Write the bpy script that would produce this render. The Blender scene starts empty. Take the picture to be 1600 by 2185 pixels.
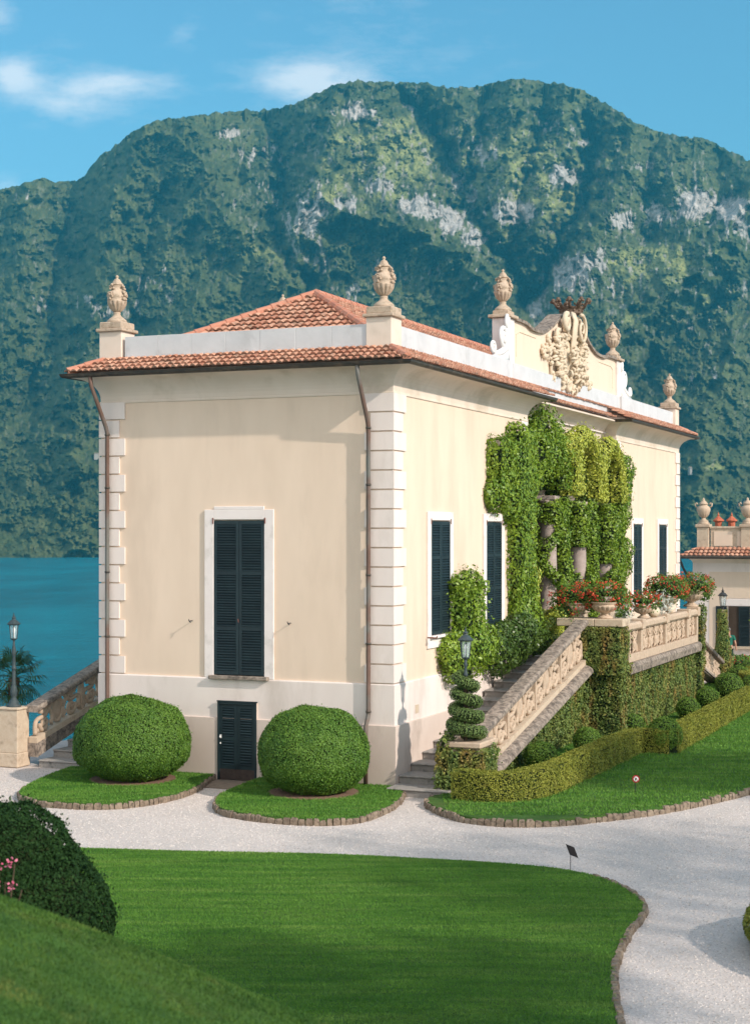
import bpy, math, random
import numpy as np
from mathutils import Vector, noise as mnoise
rng = np.random.default_rng(7); random.seed(7)
scene = bpy.context.scene
R = math.radians

# ---------------------------------------------------------------- camera
EYE = 6.0
cd = bpy.data.cameras.new('camera'); cam = bpy.data.objects.new('camera', cd)
scene.collection.objects.link(cam); scene.camera = cam
cam.location = (0, 0, EYE); cam.rotation_euler = (R(90), 0, 0)
cd.sensor_fit = 'VERTICAL'; cd.sensor_height = 36; cd.lens = 56.7
cd.shift_y = 0.0195; cd.clip_start = 0.1; cd.clip_end = 30000
cd.dof.use_dof = True; cd.dof.focus_distance = 41; cd.dof.aperture_fstop = 3.2

# ---------------------------------------------------------------- sun + sky
SUN = Vector((1.695, -1.391, 1.32)).normalized()
elev = math.asin(SUN.z)
sd = bpy.data.lights.new('sun', 'SUN'); sd.energy = 2.75; sd.angle = R(1.0); sd.color = (1, .90, .80)
so = bpy.data.objects.new('sun', sd); scene.collection.objects.link(so)
so.rotation_euler = (-SUN).to_track_quat('-Z', 'Y').to_euler()
world = bpy.data.worlds.new('World'); scene.world = world; world.use_nodes = True
nt = world.node_tree; nd = nt.nodes; lk = nt.links
nd.clear()
wo = nd.new('ShaderNodeOutputWorld'); bg = nd.new('ShaderNodeBackground'); lk.new(bg.outputs[0], wo.inputs[0])
bg.inputs[1].default_value = 0.15
sky = nd.new('ShaderNodeTexSky'); sky.sky_type = 'NISHITA'; sky.sun_disc = False
sky.sun_elevation = elev; sky.sun_rotation = math.atan2(SUN.x, SUN.y)
sky.air_density = 1.0; sky.dust_density = 0.6; sky.ozone_density = 1.6; sky.altitude = 250
hs = nd.new('ShaderNodeMix'); hs.data_type = 'RGBA'; hs.blend_type = 'MULTIPLY'; hs.inputs[0].default_value = 1
lk.new(sky.outputs[0], hs.inputs[6]); hs.inputs[7].default_value = (0.46, .73, .76, 1)
# clouds: soft wisps, laid out by direction on the sky
tc = nd.new('ShaderNodeTexCoord')
def vm(op, a=None, b=None):
    n = nd.new('ShaderNodeVectorMath'); n.operation = op
    for i, v in enumerate((a, b)):
        if v is None: continue
        if hasattr(v, 'links'): lk.new(v, n.inputs[i])
        else: n.inputs[i].default_value = v
    return n
def mm(op, a, b=0.0, cl=False):
    n = nd.new('ShaderNodeMath'); n.operation = op; n.use_clamp = cl
    for i, v in enumerate((a, b)):
        if hasattr(v, 'links'): lk.new(v, n.inputs[i])
        else: n.inputs[i].default_value = v
    return n.outputs[0]
sep = nd.new('ShaderNodeSeparateXYZ'); lk.new(tc.outputs['Generated'], sep.inputs[0])
az = mm('DIVIDE', sep.outputs[0], sep.outputs[1]); el = mm('DIVIDE', sep.outputs[2], sep.outputs[1])
comb = nd.new('ShaderNodeCombineXYZ'); lk.new(az, comb.inputs[0]); lk.new(el, comb.inputs[1])
def wnoise(sx, sy, sc, det, rough=.6):
    m_ = nd.new('ShaderNodeMapping'); lk.new(comb.outputs[0], m_.inputs[0]); m_.inputs['Scale'].default_value = (sx, sy, 1)
    n = nd.new('ShaderNodeTexNoise'); lk.new(m_.outputs[0], n.inputs['Vector'])
    n.inputs['Scale'].default_value = sc; n.inputs['Detail'].default_value = det; n.inputs['Roughness'].default_value = rough
    return n.outputs[0]
n1 = wnoise(1, 2.8, 34, 9, .68)
total = None
# (azimuth, elevation, half width, half height, strength)
for a_, e_, w_, h_, s_ in [(-.187, .268, .040, .016, .85), (-.160, .280, .022, .008, .55), (-.226, .284, .016, .011, .85),
                           (-.235, .322, .014, .012, .7), (-.043, .284, .040, .013, .75), (-.03, .269, .045, .015, .55),
                           (-.118, .309, .012, .010, .45), (-.128, .277, .016, .009, .4), (.0, .322, .07, .024, .35),
                           (.06, .292, .06, .014, .25), (-.235, .215, .022, .010, .6), (-.20, .30, .03, .01, .25)]:
    dx = mm('DIVIDE', mm('SUBTRACT', az, a_), w_); dy = mm('DIVIDE', mm('SUBTRACT', el, e_), h_)
    r2 = mm('ADD', mm('MULTIPLY', dx, dx), mm('MULTIPLY', dy, dy))
    g = mm('MULTIPLY', mm('POWER', 2.718, mm('MULTIPLY', r2, -0.8)), s_)
    total = g if total is None else mm('ADD', total, g)
cl = mm('MULTIPLY', mm('SUBTRACT', mm('ADD', mm('MULTIPLY', total, 1.0), mm('MULTIPLY', n1, 1.7)), 1.08), 1.25, True)
front = mm('GREATER_THAN', sep.outputs[1], 0.05)
cl = mm('MULTIPLY', mm('MULTIPLY', cl, total, True), front)
cl = mm('MULTIPLY', cl, 0.46, True)
# unseen warm white cloud bank, added behind the camera as neutral fill light
nb_ = nd.new('ShaderNodeTexNoise'); lk.new(tc.outputs['Generated'], nb_.inputs['Vector']); nb_.inputs['Scale'].default_value = 2.6; nb_.inputs['Detail'].default_value = 7
back = mm('MULTIPLY', mm('SUBTRACT', 0.15, sep.outputs[1]), 2.2, True)
cb = mm('MULTIPLY', mm('MULTIPLY', mm('SUBTRACT', nb_.outputs[0], 0.36), 5.0, True), back)
cl = mm('MAXIMUM', cl, mm('MULTIPLY', cb, 0.9))
cmx = nd.new('ShaderNodeMix'); cmx.data_type = 'RGBA'; lk.new(cl, cmx.inputs[0]); lk.new(hs.outputs[2], cmx.inputs[6])
cmx.inputs[7].default_value = (7.4, 6.7, 6.3, 1)
lk.new(cmx.outputs[2], bg.inputs[0])

scene.view_settings.view_transform = 'Standard'; scene.view_settings.look = 'None'
scene.view_settings.exposure = 0.70; scene.view_settings.gamma = 1
scene.cycles.max_bounces = 6; scene.cycles.diffuse_bounces = 3; scene.cycles.glossy_bounces = 2
scene.cycles.transmission_bounces = 3; scene.cycles.transparent_max_bounces = 8; scene.cycles.volume_bounces = 0
scene.cycles.use_denoising = True

# ---------------------------------------------------------------- frames of reference
# villa frame: x to the right along the short facade, y along the long side, origin at the near corner
CX, CY, RC, RS = .413, 37.4, .9227, .3856
ROT = -math.atan2(RS, RC)
def W(x, y, z=0.0): return Vector((CX + RC * x + RS * y, CY - RS * x + RC * y, z))
def LV(X, Y):
    dx, dy = X - CX, Y - CY
    return RC * dx - RS * dy, RS * dx + RC * dy

# ---------------------------------------------------------------- materials
MATS = {}
def hexc(h):
    v = [int(h[i:i+2], 16) / 255 for i in (0, 2, 4)]
    return tuple(c / 12.92 if c <= .04045 else ((c + .055) / 1.055) ** 2.4 for c in v) + (1,)
def mat(name, c1, c2=None, rough=.8, scale=3., detail=5., bump=0., bscale=40., tint=0., c3=None, s3=.6, t3=(.5, .7),
        spec=.3, metallic=0., stretch=(1, 1, 1), transl=0., bdist=.02):
    """Principled surface: c1-c2 by noise, c3 patches, per-face 'tint' attribute."""
    m = bpy.data.materials.new(name); m.use_nodes = True
    t = m.node_tree; N = t.nodes; K = t.links
    b = N['Principled BSDF']; b.inputs['Roughness'].default_value = rough
    b.inputs['Specular IOR Level'].default_value = spec; b.inputs['Metallic'].default_value = metallic
    tcn = N.new('ShaderNodeTexCoord'); mp = N.new('ShaderNodeMapping'); K.new(tcn.outputs['Object'], mp.inputs[0])
    mp.inputs['Scale'].default_value = stretch
    col = N.new('ShaderNodeMix'); col.data_type = 'RGBA'
    col.inputs[6].default_value = c1; col.inputs[7].default_value = c2 or c1
    nz = N.new('ShaderNodeTexNoise'); K.new(mp.outputs[0], nz.inputs['Vector'])
    nz.inputs['Scale'].default_value = scale; nz.inputs['Detail'].default_value = detail; nz.inputs['Roughness'].default_value = .6
    rmp = N.new('ShaderNodeMapRange'); K.new(nz.outputs[0], rmp.inputs[0]); rmp.inputs[1].default_value = .33; rmp.inputs[2].default_value = .67
    out = rmp.outputs[0]
    if tint:
        at = N.new('ShaderNodeAttribute'); at.attribute_name = 'tint'
        mx = N.new('ShaderNodeMix'); mx.data_type = 'FLOAT'; mx.inputs[0].default_value = tint
        K.new(out, mx.inputs[2]); K.new(at.outputs['Fac'], mx.inputs[3]); out = mx.outputs[0]
    K.new(out, col.inputs[0]); cout = col.outputs[2]
    if c3:
        n3 = N.new('ShaderNodeTexNoise'); K.new(mp.outputs[0], n3.inputs['Vector']); n3.inputs['Scale'].default_value = s3
        n3.inputs['Detail'].default_value = 6; n3.inputs['Roughness'].default_value = .65
        r3 = N.new('ShaderNodeMapRange'); K.new(n3.outputs[0], r3.inputs[0]); r3.inputs[1].default_value = t3[0]; r3.inputs[2].default_value = t3[1]
        m3 = N.new('ShaderNodeMix'); m3.data_type = 'RGBA'; K.new(r3.outputs[0], m3.inputs[0]); K.new(cout, m3.inputs[6]); m3.inputs[7].default_value = c3
        cout = m3.outputs[2]
    K.new(cout, b.inputs['Base Color'])
    if bump:
        nb = N.new('ShaderNodeTexNoise'); K.new(tcn.outputs['Object'], nb.inputs['Vector']); nb.inputs['Scale'].default_value = bscale
        nb.inputs['Detail'].default_value = 4
        bp = N.new('ShaderNodeBump'); K.new(nb.outputs[0], bp.inputs['Height']); bp.inputs['Strength'].default_value = bump
        bp.inputs['Distance'].default_value = bdist; K.new(bp.outputs[0], b.inputs['Normal'])
    if transl:
        tr = N.new('ShaderNodeBsdfTranslucent'); K.new(cout, tr.inputs[0])
        ms = N.new('ShaderNodeMixShader'); ms.inputs[0].default_value = transl
        K.new(b.outputs[0], ms.inputs[1]); K.new(tr.outputs[0], ms.inputs[2])
        K.new(ms.outputs[0], N['Material Output'].inputs['Surface'])
    MATS[name] = m
    return m
def rgb(r, g, b): return (r, g, b, 1)
mat('cream', rgb(.735, .58, .45), rgb(.785, .625, .49), .9, 1.4, 5, .12, 90, bdist=.004, c3=rgb(.64, .50, .385), s3=.8, t3=(.50, .80), stretch=(1, 1, .3))
mat('plaster', rgb(.75, .655, .60), rgb(.80, .705, .65), .9, 1.5, 4, .12, 60, bdist=.004, c3=rgb(.58, .50, .44), s3=.9, t3=(.5, .75), stretch=(1, 1, .35))
mat('plinth', rgb(.62, .51, .44), rgb(.68, .57, .50), .9, 1.1, 6, .2, 40, bdist=.006, c3=rgb(.44, .35, .29), s3=1.1, t3=(.52, .74), stretch=(1, 1, .5))
mat('cornice', rgb(.70, .585, .485), rgb(.76, .645, .545), .9, 1.0, 4, c3=rgb(.50, .42, .32), s3=.6, t3=(.5, .75))
mat('white_trim', rgb(.78, .70, .66), rgb(.83, .755, .715), .85, 2, 4, c3=rgb(.56, .51, .46), s3=1.4, t3=(.55, .75))
mat('parapet', rgb(.56, .565, .57), rgb(.63, .63, .635), .7, 1.6, 5, .25, 8, bdist=.02, c3=rgb(.47, .47, .47), s3=1.2, t3=(.55, .75), spec=.4)
mat('tile', rgb(.33, .13, .08), rgb(.64, .37, .255), .85, 9, 4, .3, 60, tint=.7, c3=rgb(.24, .16, .115), s3=3.5, t3=(.50, .70), bdist=.006)
mat('ridge_tile', rgb(.46, .19, .125), rgb(.58, .28, .19), .85, 5, 4, .3, 50, tint=.5, c3=rgb(.30, .17, .12), s3=4, t3=(.58, .75), bdist=.006)
mat('bronze', rgb(.10, .065, .045), rgb(.20, .14, .10), .7, 14, 4)
mat('rust', rgb(.15, .06, .05), rgb(.22, .10, .08), .8, 8, 4)
mat('gutter', rgb(.055, .05, .045), rgb(.09, .075, .06), .5, 4, 4, metallic=.3, c3=rgb(.15, .11, .08), s3=3, t3=(.55, .7))
mat('copper_pipe', rgb(.14, .085, .065), rgb(.19, .125, .10), .55, 1.3, 4, metallic=.25, c3=rgb(.17, .17, .155), s3=.5, t3=(.48, .6))
mat('shutter', rgb(.003, .012, .017), rgb(.013, .030, .036), .55, 3, 3, spec=.45, tint=.6)
mat('iron', rgb(.03, .05, .056), rgb(.05, .072, .078), .6, 20, 4, spec=.4, c3=rgb(.06, .07, .07), s3=9)
mat('dark_iron', rgb(.03, .035, .04), rgb(.05, .05, .05), .6)
mat('stone_urn', rgb(.42, .32, .235), rgb(.55, .435, .33), .92, 9, 6, .5, 45, c3=rgb(.22, .17, .12), s3=5, t3=(.54, .72), bdist=.01)
mat('stone_pink', rgb(.46, .345, .25), rgb(.56, .43, .32), .92, 7, 5, .4, 45, c3=rgb(.38, .29, .22), s3=5, t3=(.56, .75), bdist=.01)
mat('carving', rgb(.60, .49, .36), rgb(.68, .57, .43), .9, 6, 5, .3, 40, c3=rgb(.50, .36, .22), s3=3, t3=(.55, .75), bdist=.01)
mat('coping', rgb(.20, .16, .13), rgb(.40, .33, .27), .95, 11, 9, .6, 40, c3=rgb(.12, .10, .085), s3=7, t3=(.46, .62), bdist=.012)
mat('step_stone', rgb(.26, .24, .22), rgb(.38, .35, .32), .9, 5, 7, .4, 25, c3=rgb(.14, .13, .12), s3=5, t3=(.52, .68), bdist=.01)
mat('pier_stone', rgb(.52, .40, .29), rgb(.60, .49, .37), .92, 8, 6, .4, 35, c3=rgb(.34, .25, .18), s3=3, t3=(.54, .72), bdist=.01)
mat('edging', rgb(.17, .125, .09), rgb(.32, .25, .185), .95, 9, 7, .8, 22, tint=.5, c3=rgb(.10, .08, .06), s3=12, t3=(.5, .65), bdist=.02)
mat('gravel', rgb(.50, .435, .395), rgb(.72, .64, .59), .95, 26, 10, 1.0, 30, c3=rgb(.51, .46, .425), s3=.5, t3=(.45, .75), bdist=.02)
mat('pebble', rgb(.34, .30, .27), rgb(.70, .64, .59), .9, 30, 3, tint=.85); mat('soil', rgb(.17, .10, .065), rgb(.27, .17, .12), .95, 12, 6, .7, 30, bdist=.02)
mat('grass_base', rgb(.035, .095, .014), rgb(.07, .16, .024), .9, 1.6, 8, .8, 60, c3=rgb(.075, .12, .022), s3=.5, t3=(.5, .75), stretch=(1, 2.5, 1), bdist=.03)
mat('grass_blade', rgb(.042, .165, .016), rgb(.185, .36, .05), .7, 1.3, 6, tint=.35, stretch=(.35, 3.2, 1), transl=.25, c3=rgb(.25, .37, .08), s3=.9, t3=(.5, .8))
mat('bank_blade', rgb(.015, .075, .012), rgb(.11, .21, .03), .7, 2.2, 6, tint=.35, c3=rgb(.19, .21, .05), s3=1.5, t3=(.52, .72), transl=.25)
mat('topiary', rgb(.035, .115, .012), rgb(.17, .30, .038), .55, 2.2, 5, tint=.6, transl=.18, spec=.35)
mat('hedge', rgb(.12, .16, .016), rgb(.38, .37, .06), .6, 2.5, 5, tint=.6, transl=.18, c3=rgb(.10, .065, .02), s3=3, t3=(.58, .8))
mat('ball_leaf', rgb(.05, .13, .015), rgb(.20, .32, .04), .6, 3, 5, tint=.6, transl=.18)
mat('spiral_leaf', rgb(.07, .13, .035), rgb(.20, .28, .08), .6, 5, 5, tint=.6, transl=.12, c3=rgb(.12, .085, .04), s3=6, t3=(.6, .8))
mat('creeper', rgb(.06, .14, .04), rgb(.26, .29, .06), .6, 2.2, 6, tint=.55, transl=.15, c3=rgb(.42, .19, .06), s3=2.6, t3=(.50, .78), stretch=(1, 1, .35))
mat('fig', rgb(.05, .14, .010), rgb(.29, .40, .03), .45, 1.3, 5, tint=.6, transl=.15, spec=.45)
mat('fig_sunlit', rgb(.20, .28, .02), rgb(.60, .60, .09), .45, 1.6, 5, tint=.6, transl=.15, spec=.45)  # brighter copy of fig: the yellow of sunlit faces is put into the colour
mat('fig_dark', rgb(.035, .085, .015), rgb(.12, .19, .03), .4, 1.6, 5, tint=.6, transl=.22, spec=.45)  # darker copy of fig: on the loggia, shade is put into the colour
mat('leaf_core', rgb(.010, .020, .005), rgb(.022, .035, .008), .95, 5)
mat('dark_bush', rgb(.006, .024, .006), rgb(.025, .065, .014), .75, 5, 5, tint=.6, transl=.08, spec=.15)
mat('geranium_leaf', rgb(.06, .14, .02), rgb(.17, .29, .05), .6, 6, 4, tint=.6, transl=.2)
mat('red_petal', rgb(.62, .03, .02), rgb(.85, .16, .08), .6, 8, 3, tint=.7, transl=.2)
mat('pink_petal', rgb(.60, .08, .18), rgb(.80, .28, .38), .6, 8, 3, tint=.7, transl=.2)
mat('silver_leaf', rgb(.42, .44, .38), rgb(.62, .63, .55), .7, 8, 3, tint=.7, transl=.15)
mat('palm_leaf', rgb(.015, .05, .012), rgb(.05, .11, .02), .45, 3, 3, tint=.5, spec=.5)
mat('bark', rgb(.06, .04, .025), rgb(.12, .085, .055), .95, 12, 6, .8, 20, bdist=.03)
mat('terracotta', rgb(.45, .11, .06), rgb(.56, .18, .10), .8, 6, 4)
mat('skin', rgb(.45, .24, .16), rgb(.5, .28, .2), .6); mat('green_shirt', rgb(.015, .13, .09), rgb(.02, .16, .11), .85)
mat('dark_shorts', rgb(.008, .03, .022), rgb(.015, .04, .03), .85); mat('grey_hair', rgb(.14, .12, .11), rgb(.22, .2, .18), .8)
mat('khaki', rgb(.16, .19, .13), rgb(.2, .22, .16), .85)
mat('black_sign', rgb(.012, .008, .008), rgb(.02, .014, .012), .7); mat('red_paint', rgb(.35, .015, .02), rgb(.4, .02, .03), .5)
mat('white_paint', rgb(.75, .74, .72), rgb(.8, .79, .77), .6); mat('dead_leaf', rgb(.30, .12, .05), rgb(.42, .2, .09), .8, 30, 3)
mat('column_stone', rgb(.34, .27, .235), rgb(.44, .36, .32), .9, 4, 6, .3, 30, bdist=.01); mat('dark_wood', rgb(.05, .035, .03), rgb(.09, .065, .055), .8, 9, 5); mat('pavement', rgb(.20, .155, .12), rgb(.28, .22, .17), .95, 10, 6, .5, 30, bdist=.01)
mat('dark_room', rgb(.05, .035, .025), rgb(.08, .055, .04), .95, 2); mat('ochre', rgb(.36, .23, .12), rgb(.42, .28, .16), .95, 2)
mat('cliff_grass', rgb(.02, .05, .012), rgb(.06, .09, .02), .95, 1.5, 7, .6, 4, bdist=.2)
mat('far_house', rgb(.42, .38, .34)); mat('bulb', rgb(.85, .87, .85), rgb(.9, .9, .88), .25)
g_ = bpy.data.materials.new('lamp_glass'); g_.use_nodes = True; MATS['lamp_glass'] = g_
_b = g_.node_tree.nodes['Principled BSDF']; _b.inputs['Base Color'].default_value = (.75, .9, .92, 1)
_b.inputs['Roughness'].default_value = .08; _b.inputs['Alpha'].default_value = .28
def soften(m, amt):   # warmth of worn copper etc.
    return m

# ---------------------------------------------------------------- mesh builder
COL = scene.collection
def link(o, parent=None, label=None, cat=None, group=None, kind=None):
    COL.objects.link(o)
    if parent is not None: o.parent = parent
    if label: o['label'] = label
    if cat: o['category'] = cat
    if group: o['group'] = group
    if kind: o['kind'] = kind
    return o
def thing(name, x, y, z, label, cat, group=None, rot=None, world=False):
    """Empty at the base of a thing; x,y,z in the villa frame unless world."""
    o = bpy.data.objects.new(name, None); o.empty_display_size = .2
    o.location = Vector((x, y, z)) if world else W(x, y, z)
    o.rotation_euler = (0, 0, (0 if world else ROT) if rot is None else rot)
    link(o, None, label, cat, group); o['_ax'] = x; o['_ay'] = y; o['_az'] = z
    return o
class MB:
    def __init__(s): s.v = []; s.f = []; s.m = []; s.t = []; s.mi = 0; s.sm = []; s.smooth = False
    def add(s, vs, fs, tint=None):
        n = len(s.v); s.v.extend([tuple(p) for p in vs]); tt = random.random() if tint is None else tint
        for f in fs:
            s.f.append(tuple(n + i for i in f)); s.m.append(s.mi); s.t.append(tt); s.sm.append(s.smooth)
    def box(s, x0, x1, y0, y1, z0, z1, tint=None):
        s.add([(x0, y0, z0), (x1, y0, z0), (x1, y1, z0), (x0, y1, z0), (x0, y0, z1), (x1, y0, z1), (x1, y1, z1), (x0, y1, z1)],
              [(0, 3, 2, 1), (4, 5, 6, 7), (0, 1, 5, 4), (1, 2, 6, 5), (2, 3, 7, 6), (3, 0, 4, 7)], tint)
    def bbox(s, x0, x1, y0, y1, z0, z1, b=.01, tint=None):   # box with chamfered edges
        import itertools
        X = (x0, x1); Y = (y0, y1); Z = (z0, z1); P = []; idx = {}
        for i, j, k in itertools.product((0, 1), repeat=3):
            sx, sy, sz = (1 - 2 * i) * b, (1 - 2 * j) * b, (1 - 2 * k) * b
            for a in range(3):
                idx[(i, j, k, a)] = len(P)
                P.append((X[i] + (0 if a == 0 else sx), Y[j] + (0 if a == 1 else sy), Z[k] + (0 if a == 2 else sz)))
        F = []
        g = lambda i, j, k, a: idx[(i, j, k, a)]
        F += [(g(0,0,0,0), g(0,0,1,0), g(0,1,1,0), g(0,1,0,0)), (g(1,0,0,0), g(1,1,0,0), g(1,1,1,0), g(1,0,1,0)),
              (g(0,0,0,1), g(1,0,0,1), g(1,0,1,1), g(0,0,1,1)), (g(0,1,0,1), g(0,1,1,1), g(1,1,1,1), g(1,1,0,1)),
              (g(0,0,0,2), g(0,1,0,2), g(1,1,0,2), g(1,0,0,2)), (g(0,0,1,2), g(1,0,1,2), g(1,1,1,2), g(0,1,1,2))]
        for i in (0, 1):
            for j in (0, 1): F.append((g(i,j,0,0), g(i,j,1,0), g(i,j,1,1), g(i,j,0,1)))
        for i in (0, 1):
            for k in (0, 1): F.append((g(i,0,k,0), g(i,1,k,0), g(i,1,k,2), g(i,0,k,2)))
        for j in (0, 1):
            for k in (0, 1): F.append((g(0,j,k,1), g(1,j,k,1), g(1,j,k,2), g(0,j,k,2)))
        for c in itertools.product((0, 1), repeat=3): F.append((g(*c, 0), g(*c, 1), g(*c, 2)))
        s.add(P, F, tint)
    def prism(s, poly, z0, z1, tint=None):
        n = len(poly); zf0 = z0 if callable(z0) else (lambda x, y: z0); zf1 = z1 if callable(z1) else (lambda x, y: z1)
        vs = [(x, y, zf0(x, y)) for x, y in poly] + [(x, y, zf1(x, y)) for x, y in poly]
        s.add(vs, [tuple(range(n - 1, -1, -1)), tuple(range(n, 2 * n))] + [(i, (i + 1) % n, n + (i + 1) % n, n + i) for i in range(n)], tint)
    def prism_x(s, poly, x0, x1, tint=None):      # polygon in (y,z) extruded along x
        n = len(poly); vs = [(x0, y, z) for y, z in poly] + [(x1, y, z) for y, z in poly]
        s.add(vs, [tuple(range(n - 1, -1, -1)), tuple(range(n, 2 * n))] + [(i, (i + 1) % n, n + (i + 1) % n, n + i) for i in range(n)], tint)
    def lathe(s, c, prof, seg=24, flute=None, tint=None):
        """prof: (r,z[,flute amount]); flute = number of lobes"""
        vs = []
        for p in prof:
            r, z = p[0], p[1]; fa = p[2] if len(p) > 2 else 0
            for k in range(seg):
                a = 2 * math.pi * k / seg; rr = r
                if flute and fa: rr = r * (1 - fa + fa * abs(math.sin(a * flute / 2)) ** .6)
                vs.append((c[0] + rr * math.cos(a), c[1] + rr * math.sin(a), c[2] + z))
        fs = []
        for i in range(len(prof) - 1):
            for k in range(seg):
                fs.append((i * seg + k, i * seg + (k + 1) % seg, (i + 1) * seg + (k + 1) % seg, (i + 1) * seg + k))
        fs.append(tuple(range(seg - 1, -1, -1))); fs.append(tuple(range((len(prof) - 1) * seg, len(prof) * seg)))
        s.add(vs, fs, tint)
    def tube(s, pts, r, seg=8, tint=None, flat=1.0, up=None, cap=True):
        P = [Vector(p) for p in pts]; n = len(P); rad = r if isinstance(r, (list, tuple)) else [r] * n
        vs = []; prev = Vector(up) if up else None
        for i in range(n):
            d = (P[min(i + 1, n - 1)] - P[max(i - 1, 0)])
            d = d.normalized() if d.length > 1e-9 else Vector((0, 0, 1))
            if prev is None: prev = Vector((0, 0, 1)) if abs(d.z) < .9 else Vector((1, 0, 0))
            a = (prev - d * prev.dot(d))
            a = a.normalized() if a.length > 1e-6 else d.orthogonal().normalized()
            b = d.cross(a)
            if not up: prev = a
            for k in range(seg):
                t = 2 * math.pi * k / seg
                vs.append(P[i] + a * (math.cos(t) * rad[i] * flat) + b * (math.sin(t) * rad[i]))
        fs = [(i * seg + k, i * seg + (k + 1) % seg, (i + 1) * seg + (k + 1) % seg, (i + 1) * seg + k) for i in range(n - 1) for k in range(seg)]
        if cap: fs += [tuple(range(seg - 1, -1, -1)), tuple(range((n - 1) * seg, n * seg))]
        s.add(vs, fs, tint)
    def ell(s, c, r, seg=10, rings=7, lump=0., tint=None, rotz=0., k=3.):
        if not isinstance(r, (tuple, list)): r = (r, r, r)
        vs = []; ph = random.random() * 50
        for i in range(rings + 1):
            th = math.pi * i / rings
            for j in range(seg):
                a = 2 * math.pi * j / seg
                d = Vector((math.sin(th) * math.cos(a), math.sin(th) * math.sin(a), math.cos(th)))
                q = 1 + (lump * mnoise.noise(d * k + Vector((ph, ph, ph))) if lump else 0)
                x, y, z = d.x * r[0] * q, d.y * r[1] * q, d.z * r[2] * q
                if rotz: x, y = x * math.cos(rotz) - y * math.sin(rotz), x * math.sin(rotz) + y * math.cos(rotz)
                vs.append((c[0] + x, c[1] + y, c[2] + z))
        s.add(vs, [(i * seg + j, (i + 1) * seg + j, (i + 1) * seg + (j + 1) % seg, i * seg + (j + 1) % seg) for i in range(rings) for j in range(seg)], tint)
    def build(s, name, mats, parent=None, smooth=None, label=None, cat=None, group=None, kind=None, at=None, abs_=True, frame=True):
        """vertices are in the villa frame; the object sits at its parent's base (abs_) or at 'at'."""
        me = bpy.data.meshes.new(name)
        if parent is not None and abs_:
            root = parent
            ox, oy, oz = root['_ax'], root['_ay'], root['_az']
        elif at is not None: ox, oy, oz = at
        else: ox = oy = oz = 0
        vs = [(x - ox, y - oy, z - oz) for x, y, z in s.v]
        me.from_pydata(vs, [], s.f)
        for m in (mats if isinstance(mats, (list, tuple)) else [mats]): me.materials.append(MATS[m])
        me.polygons.foreach_set('material_index', s.m)
        sm = s.sm if smooth is None else [smooth] * len(s.f)
        me.polygons.foreach_set('use_smooth', sm)
        at_ = me.attributes.new('tint', 'FLOAT', 'FACE'); at_.data.foreach_set('value', s.t)
        me.validate(); me.update()
        o = bpy.data.objects.new(name, me)
        if parent is not None:
            o['_ax'] = ox; o['_ay'] = oy; o['_az'] = oz
        elif at is not None:
            o.location = W(*at) if frame else Vector(at)
            if frame: o.rotation_euler = (0, 0, ROT)
        elif frame:
            o.location = W(0, 0, 0); o.rotation_euler = (0, 0, ROT)
        return link(o, parent, label, cat, group, kind)
def copy_thing(root, x, y, z, rz=0., label=None, world=False):
    r = root.copy(); r.location = Vector((x, y, z)) if world else W(x, y, z)
    r.rotation_euler = (0, 0, root.rotation_euler.z + rz)
    COL.objects.link(r)
    if label: r['label'] = label
    for ch in list(root.children):
        c = ch.copy(); COL.objects.link(c); c.parent = r
        for g in list(ch.children):
            d = g.copy(); COL.objects.link(d); d.parent = c
    return r
def cat_spline(pts, n=8, closed=False):
    P = [np.array(p, float) for p in pts]; out = []; N = len(P)
    for i in range(N if closed else N - 1):
        p0 = P[(i - 1) % N] if closed or i > 0 else P[i]; p1 = P[i]; p2 = P[(i + 1) % N]
        p3 = P[(i + 2) % N] if closed or i + 2 < N else P[(i + 1) % N]
        for k in range(n):
            t = k / n
            out.append(tuple(.5 * ((2 * p1) + (-p0 + p2) * t + (2 * p0 - 5 * p1 + 4 * p2 - p3) * t * t + (-p0 + 3 * p1 - 3 * p2 + p3) * t ** 3)))
    if not closed: out.append(tuple(P[-1]))
    return out

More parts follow.
